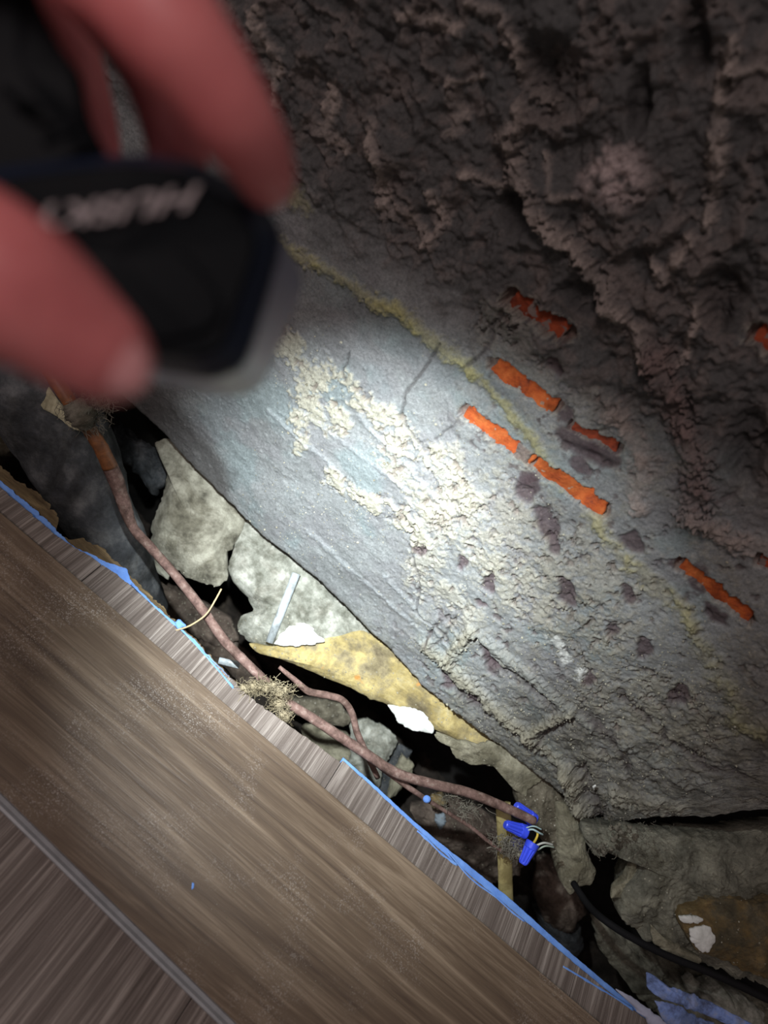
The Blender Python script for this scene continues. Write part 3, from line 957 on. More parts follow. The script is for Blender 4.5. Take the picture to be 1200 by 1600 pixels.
# corner footing to the right
stone('footing', 'big dusty grey concrete footing below the wall at the right', [(915, 1296), (960, 1296), (1060, 1306), (1130, 1304), (1210, 1297), (1330, 1284), (1420, 1400), (1400, 1640), (1260, 1570), (1180, 1535), (1080, 1500), (1000, 1462), (966, 1428), (984, 1400), (1006, 1368), (1016, 1338), (985, 1322), (940, 1330), (922, 1320)], -0.02, m_grey, 'footing', dome=0.010, rough=0.016, seed=21, centre=(1110, 1390), NB=420, M=90, freq=22, jag=0.004, thick=0.08, power=6, gain=0.66)
stone('footing_ledge', 'crumbly mortar ledge jutting from the footing beside the wall corner', [(915, 1290), (960, 1296), (985, 1302), (982, 1318), (950, 1330), (930, 1336), (918, 1320)], -0.045, m_grey, 'mortar', dome=0.006, rough=0.01, seed=22, freq=60, jag=0.003, thick=0.03)
stone('stone', 'ochre stained stone at the lower right edge', [(1060, 1440), (1110, 1408), (1180, 1408), (1300, 1405), (1330, 1560), (1230, 1545), (1150, 1512), (1090, 1485)], -0.055, m_ochre, dome=0.008, rough=0.010, seed=23, NB=220, M=50, jag=0.003, freq=26)
stone('rubble', 'dusty rubble below the black shadow strip at the lower right', [(925, 1425), (960, 1455), (1040, 1500), (1130, 1535), (1230, 1585), (1240, 1680), (1100, 1640), (1000, 1560), (950, 1500), (930, 1465)], -0.005, m_grey, 'rubble', dome=0.01, rough=0.016, seed=26, NB=240, M=50, jag=0.004, freq=34, centre=(1050, 1545))
stone('stone', 'cream stone lump at the bottom right corner', [(1092, 1552), (1130, 1545), (1165, 1560), (1195, 1585), (1190, 1620), (1140, 1610), (1100, 1580)], -0.035, m_pale2, dome=0.01, rough=0.007, seed=27)
stone('stone', 'small cream stone under the black shadow strip', [(1070, 1532), (1082, 1522), (1092, 1535), (1088, 1552), (1074, 1550)], -0.035, m_pale2, dome=0.005, rough=0.004, seed=28, thick=0.015)
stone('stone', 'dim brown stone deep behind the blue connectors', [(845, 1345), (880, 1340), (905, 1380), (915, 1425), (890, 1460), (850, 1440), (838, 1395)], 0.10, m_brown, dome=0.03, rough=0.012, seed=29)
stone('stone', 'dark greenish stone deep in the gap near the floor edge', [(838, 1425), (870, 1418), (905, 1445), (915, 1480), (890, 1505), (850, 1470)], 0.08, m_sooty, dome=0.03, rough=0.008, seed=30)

# rubble deep in the middle of the gap
G = 'rubble pieces in the middle of the gap'
stone('rubble', 'grey rubble slab beneath the thin branching cable', [(420, 1090), (470, 1092), (530, 1098), (552, 1125), (540, 1135), (490, 1128), (440, 1108)], 0.055, m_mort, 'rubble', G, dome=0.01, rough=0.008, seed=31)
stone('rubble', 'blocky pale rubble with a sheer face right of the thin cable', [(545, 1130), (575, 1122), (610, 1140), (625, 1158), (600, 1200), (590, 1250), (565, 1235), (545, 1205), (548, 1165)], 0.05, m_pale2, 'rubble', G, dome=0.012, rough=0.009, seed=32)
stone('rubble', 'crumbled pale rubble under the thick cable near the floor edge', [(470, 1135), (500, 1130), (545, 1150), (560, 1190), (545, 1215), (510, 1185), (475, 1160)], 0.045, m_mortpale, 'rubble', G, dome=0.01, rough=0.010, seed=33)
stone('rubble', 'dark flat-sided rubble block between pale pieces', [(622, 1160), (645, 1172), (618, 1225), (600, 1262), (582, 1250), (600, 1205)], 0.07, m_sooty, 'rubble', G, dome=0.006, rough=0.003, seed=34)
stone('rubble', 'grey rubble lump at the right end of the pile', [(630, 1180), (648, 1195), (642, 1215), (620, 1240), (605, 1250), (612, 1215)], 0.06, m_mortpale, 'rubble', G, dome=0.008, rough=0.006, seed=35)
stone('rubble', 'brown rubble right of the pale flake under the cable', [(205, 890), (250, 905), (300, 930), (360, 965), (375, 1000), (340, 1010), (280, 985), (230, 935)], 0.06, m_brown, 'rubble', G, dome=0.015, rough=0.012, seed=36)
stone('rubble', 'dark brown rubble below the twig', [(290, 960), (350, 985), (400, 1030), (420, 1070), (380, 1070), (320, 1020)], 0.07, m_brown, 'rubble', G, dome=0.012, rough=0.012, seed=37)
stone('dirt_mound', 'brown dirt mound under the thin cable left of the yellow strip', [(640, 1262), (680, 1240), (740, 1262), (800, 1290), (830, 1330), (810, 1370), (760, 1380), (700, 1345), (655, 1300)], 0.05, m_brown, 'dirt', dome=0.02, rough=0.014, seed=38, NB=200, M=40, freq=40, jag=0.004)
stone('rubble', 'dark brown rubble beyond the dirt mound along the floor edge', [(700, 1330), (760, 1370), (800, 1420), (790, 1440), (740, 1400), (690, 1360)], 0.07, m_brown, 'rubble', G, dome=0.015, rough=0.012, seed=39)
stone('stone', 'small orange brown stone by the blue speck on the cable', [(672, 1242), (690, 1240), (700, 1255), (690, 1268), (674, 1262)], 0.02, m_ochre, dome=0.006, rough=0.004, seed=40, thick=0.015)
stone('stone', 'small bluish grey stone on the dirt mound', [(680, 1272), (694, 1270), (698, 1285), (688, 1298), (680, 1288)], 0.015, flat_mat('blue_grey_stone', (0.25, 0.30, 0.34), 0.8), dome=0.004, rough=0.003, seed=41, thick=0.01)
stone('stone', 'mossy dull stone at the far left edge behind the pipe', [(-40, 630), (8, 650), (22, 680), (10, 712), (-40, 700)], 0.0, m_mort, dome=0.012, rough=0.01, seed=42)

# ray tests against the stones, to rest small things on them
from mathutils.bvhtree import BVHTree
_bv, _bf = [], []
for ob in list(COL.objects):
    if ob.type == 'MESH' and ob.parent is None and ob.name.split('.')[0] in ('stone', 'rubble', 'dirt_mound', 'footing', 'mortar_block', 'mortar_crust'):
        k0 = len(_bv)
        _bv += [v.co.copy() for v in ob.data.vertices]
        _bf += [tuple(i + k0 for i in p.vertices) for p in ob.data.polygons]
BVH = BVHTree.FromPolygons(_bv, _bf)


def on_stones(px, py, lift=0.0, fallback=0.7):
    v = ray(px, py)
    hit = BVH.ray_cast(CAM, v.normalized())
    if hit[0] is None:
        return at(px, py, fallback), None
    return hit[0] - v.normalized() * lift, hit[1]


parts = []
rnd = random.Random(12)
for _ in range(2600):
    t = rnd.random()
    if t < 0.75:
        px = 240 + t / 0.75 * 620 + rnd.gauss(0, 40)
        py = 900 + t / 0.75 * 430 + rnd.gauss(0, 45)
    else:
        px, py = rnd.uniform(930, 1200), rnd.uniform(1300, 1600)
        if rnd.random() < 0.75:
            continue
    p, n_ = on_stones(px, py, 0.0001)
    if n_ is None:
        continue
    parts.append(pebble_data(p, rnd.choice((0.0003, 0.0004, 0.0006, 0.0009)), rnd))
V, Fc = join_data(parts)
tag(link('grit', V, Fc, m_crumb, None, False), 'loose grit and pebbles scattered over the rubble in the gap', 'grit', kind='stuff')

def chip(name, label, pts, lift, mat, cat, **kw):
    cx, cy = sum(p[0] for p in pts) / len(pts), sum(p[1] for p in pts) / len(pts)
    p, n_ = on_stones(cx, cy, lift, wdep(cx, cy))
    tag(rock(name, pts, p, mat, NC - D, **kw), label, cat)


chip('plaster_chip', 'white plaster chip wedged above the ochre stone', [(1062, 1432), (1090, 1430), (1098, 1436), (1092, 1444), (1066, 1442)], 0.004, m_white, 'plaster', dome=0.002, rough=0.002, seed=24, thick=0.004, NB=60, M=8)
chip('plaster_chip', 'larger white plaster chip on the ochre stone', [(1078, 1452), (1110, 1450), (1118, 1465), (1108, 1490), (1095, 1484), (1078, 1470)], 0.004, m_white, 'plaster', dome=0.003, rough=0.003, seed=25, thick=0.006, NB=70, M=10)
chip('mortar_streak', 'whitish crumbly mortar streak on the left end of the footing', [(992, 1338), (998, 1352), (990, 1385), (975, 1398), (955, 1400), (960, 1385), (976, 1375), (984, 1355)], 0.004, m_mortpale, 'mortar', dome=0.003, rough=0.006, seed=61, thick=0.01, NB=80, M=12, jag=0.003)
chip('mortar_streak', 'pale mortar edge along the lower rim of the footing', [(1018, 1444), (1026, 1462), (1060, 1476), (1100, 1500), (1094, 1512), (1050, 1492), (1016, 1470)], 0.004, m_mortpale, 'mortar', dome=0.003, rough=0.006, seed=62, thick=0.01, NB=90, M=12, jag=0.003)
# chips of white plaster resting on the stones
for nm_, lab_, px_, th_, sd_ in (
        ('plaster_chip', 'white plaster chip on the large pale stone', [(428, 1006), (438, 990), (455, 978), (472, 974), (488, 982), (496, 992), (508, 998), (508, 1004), (490, 1006), (470, 1008), (445, 1009)], 0.003, 15),):
    hp, hn = on_stones(462, 985, 0.007)
    o = rock(nm_, px_, hp, m_white, -D + NC * 0.5, th_, 0.0015, 0.0012, 28, sd_, 100, 10, 0.002)
    tag(o, lab_, 'plaster')

# ------------------------------------------------------------------ pipe, cables, strip
m_pipe = rough_mat('dusty_pipe', [(0.3, (0.03, 0.033, 0.037)), (0.5, (0.075, 0.08, 0.085)), (0.72, (0.20, 0.205, 0.205))], 34, 0.85, 0.8, 0.0015, 240)
pipe = empty('pipe', tuple(at(100, 740, 0.78)))
pth = [(-40, 440, 0.70), (45, 590, 0.72), (102, 690, 0.74), (148, 790, 0.765), (185, 880, 0.80), (215, 960, 0.86)]
inv = pipe.location
c = catmull(pth, 10)
V, Fc = tube_data([at(*p) - inv for p in c], np.interp(np.linspace(0, 1, len(c)), [0, .3, .6, 1], [0.056, 0.050, 0.037, 0.034]), 64, 0)
V = V + (fbm3(V, 40, 4, 5)[:, None] - 0.5) * 0.006
link('pipe_barrel', V, Fc, m_pipe, pipe)
tag(pipe, 'fat dark dusty pipe running down into the gap at the left', 'pipe')
m_label = rough_mat('yellowed_label', [(0.3, (0.30, 0.28, 0.17)), (0.7, (0.58, 0.55, 0.38))], 60, 0.9, 0.6, 0.001, 300)
o = stone('paper_scrap', 'torn yellowish paper scrap stuck on the pipe beside the copper tube', [(64, 595), (75, 602), (95, 630), (118, 655), (138, 668), (132, 676), (110, 668), (85, 648), (50, 630), (55, 615)], 0, m_label, 'paper', depth=0.682, n=-D, dome=0.002, rough=0.003, seed=43, thick=0.002, NB=90, M=10, jag=0.001)

m_copper = rough_mat('tarnished_copper', [(0.3, (0.09, 0.045, 0.03)), (0.55, (0.33, 0.125, 0.04)), (0.8, (0.22, 0.11, 0.07))], 60, 0.5, 0.3, 0.0005, 300, spec=0.6)
m_cable = rough_mat('reddish_cable', [(0.3, (0.085, 0.05, 0.042)), (0.55, (0.20, 0.125, 0.105)), (0.75, (0.34, 0.27, 0.23))], 150, 0.75, 0.6, 0.0008, 500)
m_dust = rough_mat('dust', [(0.3, (0.10, 0.09, 0.07)), (0.7, (0.26, 0.24, 0.19))], 90, 1.0, 1.0, 0.002, 300)
cable = empty('cable', tuple(at(400, 1050, 0.66)))
inv = cable.location
tag(cable, 'thick reddish brown cable running from pipe to blue connectors', 'cable')


def ctube(name, pts, rad, mat, parent, n=8, seg=12, rough=0.05, flat=1.0):
    c = catmull([p[:3] for p in pts], n)
    rr = rad if np.isscalar(rad) else np.interp(np.linspace(0, 1, len(c)), np.linspace(0, 1, len(rad)), rad)
    V, Fc = tube_data([at(*p) - (parent.location if parent else Vector()) for p in c], rr, seg, rough, 3, flat)
    return link(name, V, Fc, mat, parent)


tag(ctube('copper_tube', [(40, 520, .64), (75, 575, .645), (108, 626, .65), (140, 672, .665), (158, 700, .672), (172, 730, .682)], [0.0066, .0066, .0064, 0.0064, .0066, .0070], m_copper, cable), 'orange copper tube end')
ctube('cable_jacket', [(164, 713, .6775), (180, 748, .689), (194, 788, .698), (208, 824, .70), (235, 855, .695), (275, 900, .69), (318, 955, .68), (350, 1000, .675), (385, 1036, .67), (420, 1070, .665), (450, 1098, .665), (500, 1130, .665), (560, 1170, .668), (620, 1208, .67), (680, 1226, .675), (730, 1238, .68), (790, 1262, .685), (835, 1283, .69)],
      [.0068, .0072, .0062, .0046, .0045, .0043, .0045, .0045, .0043, .0043, .0043, .0045, .0045, .0045, .0045, .0045, .0043, .0040], m_cable, cable)
ctube('dust_sleeve', [(136, 668, .655), (130, 655, .65), (120, 640, .648), (112, 628, .645)], [0.006, 0.011, 0.012, 0.008], m_dust, cable, rough=0.2)

c2 = empty('cable', tuple(at(520, 1090, 0.68)))
tag(c2, 'thin brown cable branching off and curling down into the rubble', 'cable')
ctube('cable_jacket', [(436, 1042, .672), (460, 1062, .672), (482, 1080, .674), (510, 1086, .678), (535, 1094, .682), (550, 1115, .688), (558, 1145, .692), (574, 1180, .698), (590, 1215, .71)], [.0018, .0025, .0033, .0033, .0032, .0032, .0032, .003, .0025], m_cable, c2)
c3 = empty('cable', tuple(at(660, 1250, 0.68)))
tag(c3, 'thinnest brown cable below the thick one, running toward the yellow strip', 'cable')
ctube('cable_jacket', [(560, 1172, .68), (600, 1202, .68), (635, 1228, .68), (668, 1250, .682), (705, 1273, .685), (735, 1292, .69), (760, 1312, .695), (785, 1330, .70), (812, 1340, .71)], [.0025, .0028, .0026, .0022, .0018, .0018, .0018, .0018, .0018], m_cable, c3)
# blue foam speck on the thinnest cable
V, Fc = [], []
rnd = random.Random(3)
o = rock('foam_crumb', [(667 + 6.5 * math.cos(a), 1249 + 6.5 * math.sin(a)) for a in np.linspace(0, 2 * math.pi, 10, endpoint=False)], at(667, 1249, .676), m_foam, -D, 0.003, 0.002, 0.0004, 100, 3, 40, 8, 0.0002)
tag(o, 'round bright blue foam crumb stuck on the thinnest cable', 'foam crumb')
o = rock('foam_crumb', [(272, 972), (280, 966), (286, 972), (290, 978), (280, 982), (274, 980)], on_z(280, 974, 0.0015), m_foam, Vector((0, -.3, 1)), 0.003, 0.002, 0.002, 150, 4, 40, 8, 0.0015)
tag(o, 'small torn blue foam crumb on the floor edge by the twig', 'foam crumb')
o = rock('foam_crumb', [(300, 1378), (304, 1380), (303, 1388), (299, 1391)], on_z(301, 1385, TH + 0.0008), m_foam, Vector((0, 0, 1)), 0.0005, 0.0004, 0.0002, 150, 5, 24, 4, 0.0002)
tag(o, 'tiny blue foam sliver lying on the loose plank', 'foam crumb')
o = rock('foam_crumb', [(932, 1228), (927, 1233), (925, 1229), (930, 1226)], on_wall(929, 1230, 0.008), m_white, WN, 0.001, 0.0008, 0.0003, 150, 6, 24, 4, 0.0002)
tag(o, 'white plaster crumb stuck low on the wall above the corner', 'plaster crumb')

# metal strip on the pale stone
m_metal = rough_mat('galvanised_strip', [(0.3, (0.30, 0.34, 0.36)), (0.7, (0.50, 0.55, 0.57))], 90, 0.45, 0.3, 0.0004, 300, spec=0.6)
s0, s1 = on_stones(463, 896, 0.006)[0], on_stones(421, 1004, 0.005)[0]
sm_ = on_stones(441, 950, 0.006)[0]
if (sm_ - CAM).length < ((s0 + s1) / 2 - CAM).length:
    k_ = (sm_ - CAM).length / ((s0 + s1) / 2 - CAM).length
    s0, s1 = CAM + (s0 - CAM) * k_, CAM + (s1 - CAM) * k_
tube('metal_strip', [s0, s0.lerp(s1, .33), s0.lerp(s1, .66), s1], 0.0046, m_metal, None, 12, 0.02, 1, 0.55)
tag(bpy.data.objects['metal_strip'], 'short flat bluish grey metal strip leaning on the large pale stone', 'strip')
o = tube('metal_scrap', [at(342, 1032, .70), at(358, 1036, .70), at(374, 1040, .70)], 0.0035, m_metal, None, 8, 0.05, 1, 0.5)
tag(o, 'small grey metal scrap below the thick cable by the floor edge', 'scrap')

# twig
m_straw = flat_mat('straw', (0.48, 0.36, 0.20), 0.7)
o = tube('straw', px_path([(346, 920, .665), (335, 940, .663), (322, 960, .66), (303, 974, .657), (288, 981, .654), (262, 988, .652), (240, 992, .652)]), 0.0008, m_straw, None, 6)
tag(o, 'thin curved straw bridging cable and floor edge', 'straw')


# tufts of lint
def fuzz(name, label, spots, nfib, length, mat, rad=0.00025, core=None, spread=0.3, seed=0):
    rnd = random.Random(seed)
    parts = []
    for _ in range(nfib):
        a = rnd.choice(spots)
        p = Vector(at(a[0] + rnd.gauss(0, a[3]), a[1] + rnd.gauss(0, a[3] * 0.6), a[2] + rnd.gauss(0, 0.002)))
        d = Vector((rnd.gauss(0, 1), rnd.gauss(0, 1), rnd.gauss(0, 1))).normalized()
        path = [p.copy()]
        L_ = length * rnd.uniform(0.4, 1.4)
        for k in range(6):
            d = (d + Vector((rnd.gauss(0, 1), rnd.gauss(0, 1), rnd.gauss(0, 1))) * 0.45).normalized()
            p = p + d * L_ / 6
            path.append(p.copy())
        parts.append(tube_data(path, rad, 3))
    if core:
        for cpx in core:
            for _ in range(14):
                parts.append(pebble_data(at(cpx[0] + rnd.gauss(0, cpx[3] * .5), cpx[1] + rnd.gauss(0, cpx[3] * .35), cpx[2]), rnd.uniform(0.001, 0.0035), rnd))
    V, Fc = join_data(parts)
    o = link(name, V, Fc, mat)
    tag(o, label, 'lint', kind='stuff')
    return o


m_lint = rough_mat('lint', [(0.3, (0.22, 0.18, 0.11)), (0.7, (0.44, 0.38, 0.26))], 90, 1.0)
sp = [(382, 1078, .652, 8), (400, 1074, .652, 9), (420, 1073, .652, 9), (440, 1080, .654, 10), (436, 1100, .658, 9), (446, 1118, .66, 6)]
fuzz('lint_tuft', 'shaggy tan lint tuft caught on the thick cable at the floor edge', sp, 700, 0.009, m_lint, core=sp, seed=1)
m_lint2 = rough_mat('grey_lint', [(0.3, (0.16, 0.15, 0.12)), (0.7, (0.34, 0.32, 0.26))], 90, 1.0)
fuzz('lint_tuft', 'grey lint threads hanging under the thick cable near the yellow strip', [(698, 1245, .68, 5), (715, 1262, .685, 9), (735, 1268, .69, 8)], 90, 0.012, m_lint2, seed=2)
fuzz('lint_tuft', 'grey lint around the end of the thinnest cable', [(790, 1318, .695, 12), (805, 1330, .70, 10)], 380, 0.008, m_lint2, core=[(795, 1322, .70, 14), (812, 1330, .70, 12)], seed=3)
fuzz('lint_tuft', 'dusty cobweb over the copper tube under the thumb', [(118, 640, .65, 12), (135, 660, .655, 12), (150, 640, .66, 12), (155, 620, .66, 10)], 420, 0.014, m_lint2, core=[(128, 650, .652, 12)], seed=4)
fuzz('lint_tuft', 'grey lint along the dark joint at the wall corner', [(950, 1282, .66, 18), (985, 1322, .655, 14), (1000, 1300, .65, 20), (935, 1330, .66, 9)], 170, 0.006, m_dust, core=[(965, 1300, .668, 20), (940, 1325, .668, 12)], seed=5)

# yellow cable strip
m_ycab = rough_mat('yellow_jacket', [(0.3, (0.38, 0.31, 0.12)), (0.7, (0.58, 0.50, 0.24))], 40, 0.7, 0.4, 0.0006, 200)
o = tube('flat_cable', px_path([(786, 1256, .715), (788, 1300, .72), (789, 1345, .725), (790, 1390, .735), (792, 1440, .75)]), 0.0078, m_ycab, None, 14, 0.03, 2, 0.5)
tag(o, 'flat dull yellow sheathed cable going down behind the blue connectors', 'cable')

# twist-on wire connectors
m_nut = flat_mat('blue_plastic', (0.045, 0.085, 0.80), 0.35, 0.5, 0.2)
m_nutd = rough_mat('dusty_blue_plastic', [(0.3, (0.06, 0.07, 0.26)), (0.7, (0.17, 0.16, 0.22))], 120, 0.8)


def wire_nut(label, a, b, mat, s=1.0):
    """a = closed tip, b = open mouth"""
    A, Bp = Vector(at(*a)), Vector(at(*b))
    ax = (Bp - A)
    Lg = ax.length
    ax.normalize()
    s1 = ax.cross(Vector((0.2, 0.9, 0.3))).normalized()
    s2 = ax.cross(s1)
    prof = [(0.0, 0.0), (0.0, 0.55), (0.04, 0.66), (0.12, 0.70), (0.45, 0.80), (0.70, 0.92), (0.74, 1.06), (0.97, 1.12), (1.0, 1.04), (0.96, 0.85), (0.7, 0.6)]
    seg = 36
    V, Fc = [], []
    for t, r in prof:
        for k in range(seg):
            an = 2 * math.pi * k / seg
            rr = r * 0.0058 * s
            if 0.08 < t < 0.72:
                rr *= 1 + 0.10 * (1 if k % 3 == 0 else -0.5)
            V.append(A + ax * (t * Lg) + (s1 * math.cos(an) + s2 * math.sin(an)) * rr)
    for i in range(len(prof) - 1):
        for k in range(seg):
            k2 = (k + 1) % seg
            Fc.append((i * seg + k, (i + 1) * seg + k, (i + 1) * seg + k2, i * seg + k2))
    o = link('wire_nut', V, Fc, mat, None, False)
    tag(o, label, 'wire connector', 'blue wire connectors')


wire_nut('upper blue wire connector half hidden behind the thick cable end', (806, 1258, .696), (834, 1282, .70), m_nut)
wire_nut('middle blue wire connector pointing left below the thick cable', (789, 1288, .69), (822, 1300, .695), m_nut)
wire_nut('lowest blue wire connector pointing down with ribbed sides', (816, 1350, .685), (833, 1316, .69), m_nut)
wire_nut('dusty faded blue wire connector between the two bright ones', (800, 1314, .70), (822, 1326, .705), m_nutd)
for nm, lab, pts, c, r in (('wire', 'short yellow wire emerging from the lowest connector', [(832, 1320, .69), (838, 1310, .688), (840, 1302, .69), (836, 1298, .694)], (0.65, 0.48, 0.06), .0011),
                           ('wire', 'pale teal stranded wire curled by the middle connector', [(822, 1298, .692), (832, 1296, .688), (842, 1301, .688), (848, 1304, .692)], (0.35, 0.48, 0.48), .0009),
                           ('wire', 'second pale teal wire looped above the yellow one', [(820, 1294, .692), (834, 1291, .688), (846, 1296, .69)], (0.35, 0.48, 0.48), .0007),
                           ('wire', 'white wire going right into the dark hole', [(836, 1322, .69), (850, 1317, .692), (864, 1320, .70)], (0.55, 0.57, 0.52), .0010),
                           ('wire', 'greenish white wire below the white one', [(840, 1328, .692), (852, 1322, .692), (866, 1324, .70)], (0.38, 0.46, 0.38), .0008)):
    o = tube(nm, px_path(pts, 6), r, flat_mat(nm + '_insulation', c, 0.5), None, 8)
    tag(o, lab, 'wire')

# black strip added for the shadowed gap at the right and torn foam pieces
m_shadow_gap = flat_mat('shadow_black', (0.007, 0.007, 0.008), 0.8, 0.2)  # near-black colour stands in for the gap's shadow
o = tube('shadow_gap', px_path([(896, 1380, .73), (920, 1415, .70), (945, 1438, .676), (985, 1464, .668), (1040, 1492, .664), (1110, 1520, .658), (1180, 1552, .65), (1260, 1592, .64)]), 0.0032, m_shadow_gap, None, 14, 0.03)
tag(o, 'black strip standing for the shadowed gap below the footing, lower right', 'shadow_gap')
m_foam2 = rough_mat('dusty_blue_foam', [(0.32, (0.09, 0.11, 0.20)), (0.50, (0.22, 0.33, 0.68)), (0.72, (0.38, 0.42, 0.56))], 80, 0.8, 0.6, 0.001, 300)
stone('foam_scrap', 'crumpled blue foam scrap curling up near the bottom right', [(1010, 1520), (1022, 1526), (1035, 1545), (1065, 1548), (1110, 1566), (1160, 1592), (1200, 1612), (1190, 1625), (1130, 1600), (1070, 1572), (1030, 1560), (1015, 1548)], 0, m_foam2, 'foam scrap', depth=.60, dome=0.003, rough=0.006, seed=50, thick=0.003, NB=160, M=12, centre=(1075, 1566))
stone('foam_scrap', 'dark blue foam scrap lying below the crumpled one', [(1020, 1562), (1060, 1572), (1120, 1602), (1150, 1640), (1090, 1640), (1040, 1600)], 0, m_foam2, 'foam scrap', depth=.615, dome=0.002, rough=0.003, seed=51, thick=0.003, NB=120, M=12)
stone('foam_scrap', 'pale folded foam flap at the end of the floor edge', [(962, 1546), (985, 1556), (1030, 1590), (1070, 1625), (1040, 1625), (1000, 1585)], 0, flat_mat('pale_foam', (0.42, 0.45, 0.58), 0.7), 'foam scrap', depth=.585, dome=0.002, rough=0.002, seed=52, thick=0.002, NB=120, M=12)

# crumbs lying on the loose plank
rnd = random.Random(77)
parts = []
for _ in range(420):
    cx, cy, s = rnd.choice([(55, 1010, 40), (370, 1450, 60), (470, 1530, 60), (250, 1200, 90), (500, 1300, 120), (100, 1150, 70), (600, 1480, 90)])
    px, py = rnd.gauss(cx, s), rnd.gauss(cy, s)
    r_ = rnd.uniform(0.00015, 0.00042)
    if py < 845 + px * .851 or py > 1235 + px * .97:
        continue
    parts.append(pebble_data(on_z(px, py, TH + 0.0004 + r_ * 0.5), r_, rnd))
V, Fc = join_data(parts)
tag(link('dust_specks', V, Fc, m_crumb, None, False), 'pale dust specks sprinkled on the loose plank', 'dust', kind='stuff')

# ------------------------------------------------------------------ hand lamp
m_case = flat_mat('black_casing', (0.003, 0.0045, 0.006), 0.55, 0.10, 0.1, 40, 0.05)
m_bez = flat_mat('grey_bezel', (0.27, 0.28, 0.36), 0.4, 0.5, 0.05)
m_navy = flat_mat('navy_trim', (0.010, 0.018, 0.040), 0.4, 0.4)
lamp = empty('flashlight', tuple(at(250, 430, .165)))
LO = lamp.location
tag(lamp, 'chunky black handheld work light with grey bezel, switched on', 'flashlight')
loopT = [(-160, 330, .140), (-20, 285, .140), (190, 258, .142), (280, 265, .144), (368, 318, .148), (400, 375, .150), (345, 540, .150), (300, 556, .150), (225, 545, .148), (-160, 545, .140)]
loopA = [(-160, 300, .148), (-20, 262, .148), (200, 240, .150), (298, 247, .152), (405, 306, .155), (443, 362, .158), (387, 570, .160), (332, 594, .160), (228, 574, .158), (-160, 560, .148)]
loopB = [(-160, 318, .172), (0, 276, .172), (210, 250, .175), (302, 256, .178), (410, 320, .181), (478, 438, .184), (410, 604, .187), (364, 620, .187), (236, 594, .184), (-160, 575, .172)]


def dens(loop, n=6, rnd_=2):
    P = np.array([tuple(at(*p) - LO) for p in loop])
    out = []
    m = len(P)
    for i in range(m):
        a, b = P[i], P[(i + 1) % m]
        for k in range(n):
            out.append(a + (b - a) * k / n)
    out = np.array(out)
    for _ in range(rnd_):
        out = (np.roll(out, 1, 0) + 2 * out + np.roll(out, -1, 0)) / 4
    return out


def loft(loops, name, mat, parent, cap0=True, cap1=True, smooth=False):
    n = len(loops[0])
    V = np.vstack(loops)
    Fc = []
    for i in range(len(loops) - 1):
        for k in range(n):
            k2 = (k + 1) % n
            Fc.append((i * n + k, i * n + k2, (i + 1) * n + k2, (i + 1) * n + k))
    if cap0:
        V = np.vstack([V, loops[0].mean(0)])
        c_ = len(V) - 1
        for k in range(n):
            Fc.append((c_, (k + 1) % n, k))
    if cap1:
        V = np.vstack([V, loops[-1].mean(0)])
        c_ = len(V) - 1
        b = (len(loops) - 1) * n
        for k in range(n):
            Fc.append((c_, b + k, b + (k + 1) % n))
    return link(name, V, Fc, mat, parent, smooth)


T_, A_, B_ = dens(loopT), dens(loopA), dens(loopB, 6, 1)
Am = A_ + (B_ - A_) * 0.10
loft([T_, T_ + (A_ - T_) * 0.15], 'casing', m_case, lamp, True, True, False)
loft([T_ + (A_ - T_) * 0.15, A_, Am], 'chamfer', m_navy, lamp, True, True, False)
ctr = B_.mean(0)
loft([A_ + (B_ - A_) * 0.06, A_ + (B_ - A_) * 0.2, B_, ctr + (B_ - ctr) * 0.90 + np.array(D) * 0.0005], 'bezel', m_bez, lamp, False, True, False)
# glowing lens on the side turned away from the viewer
Nf = Vector(np.cross(B_[20] - ctr, B_[40] - ctr)).normalized()
if Nf.dot(D) < 0:
    Nf = -Nf
ml, N, L, Bs = mat_new('lit_lens')
Bs.inputs['Emission Color'].default_value = (0.9, 0.97, 1, 1)
Bs.inputs['Emission Strength'].default_value = 4
lens_r = []
cen = Vector(tuple(LENS - LO)) - Nf * 0.0035
la = Nf.cross(Vector((0, 0, 1))).normalized()
lb_ = Nf.cross(la)
V = [cen]
for k in range(40):
    an = 2 * math.pi * k / 40
    V.append(cen + (la * math.cos(an) + lb_ * math.sin(an)) * 0.007)
Fc = [(0, 1 + k, 1 + (k + 1) % 40) for k in range(40)]
link('lens', V, Fc, ml, lamp)
# handle: second black section reaching up out of the frame
hA = dens([(-220, -140, .150), (20, -120, .150), (62, 10, .150), (98, 80, .151), (128, 118, .152), (140, 190, .153), (176, 256, .155), (170, 330, .158), (-220, 340, .150)])
hB = dens([(-210, -130, .185), (10, -110, .185), (52, 15, .185), (90, 85, .185), (118, 125, .185), (130, 195, .185), (162, 258, .186), (160, 320, .186), (-210, 330, .185)])
hc = hA.mean(0)
loft([hc + (hA - hc) * 0.9 - np.array(D) * 0.003, hA, hB], 'handle', m_case, lamp, True, True, False)
# raised ribs on the handle
for (p, q) in (((5, 140, .1462), (60, 172, .1468)), ((70, 225, .1475), (125, 198, .147))):
    V, Fc = tube_data([at(*p) - LO, (at(*p) + at(*q)) / 2 - LO, at(*q) - LO], 0.0009, 8)
    link('rib', V, Fc, m_case, lamp)
# switch pad outline on the casing
pad = catmull([(130, 425, .1465), (170, 372, .1468), (230, 372, .1472), (300, 410, .1478), (340, 470, .1482), (320, 510, .1482), (250, 530, .148)], 6)
V, Fc = tube_data([at(*p) - LO for p in pad], 0.0005, 8)
link('switch_outline', V, Fc, m_case, lamp)
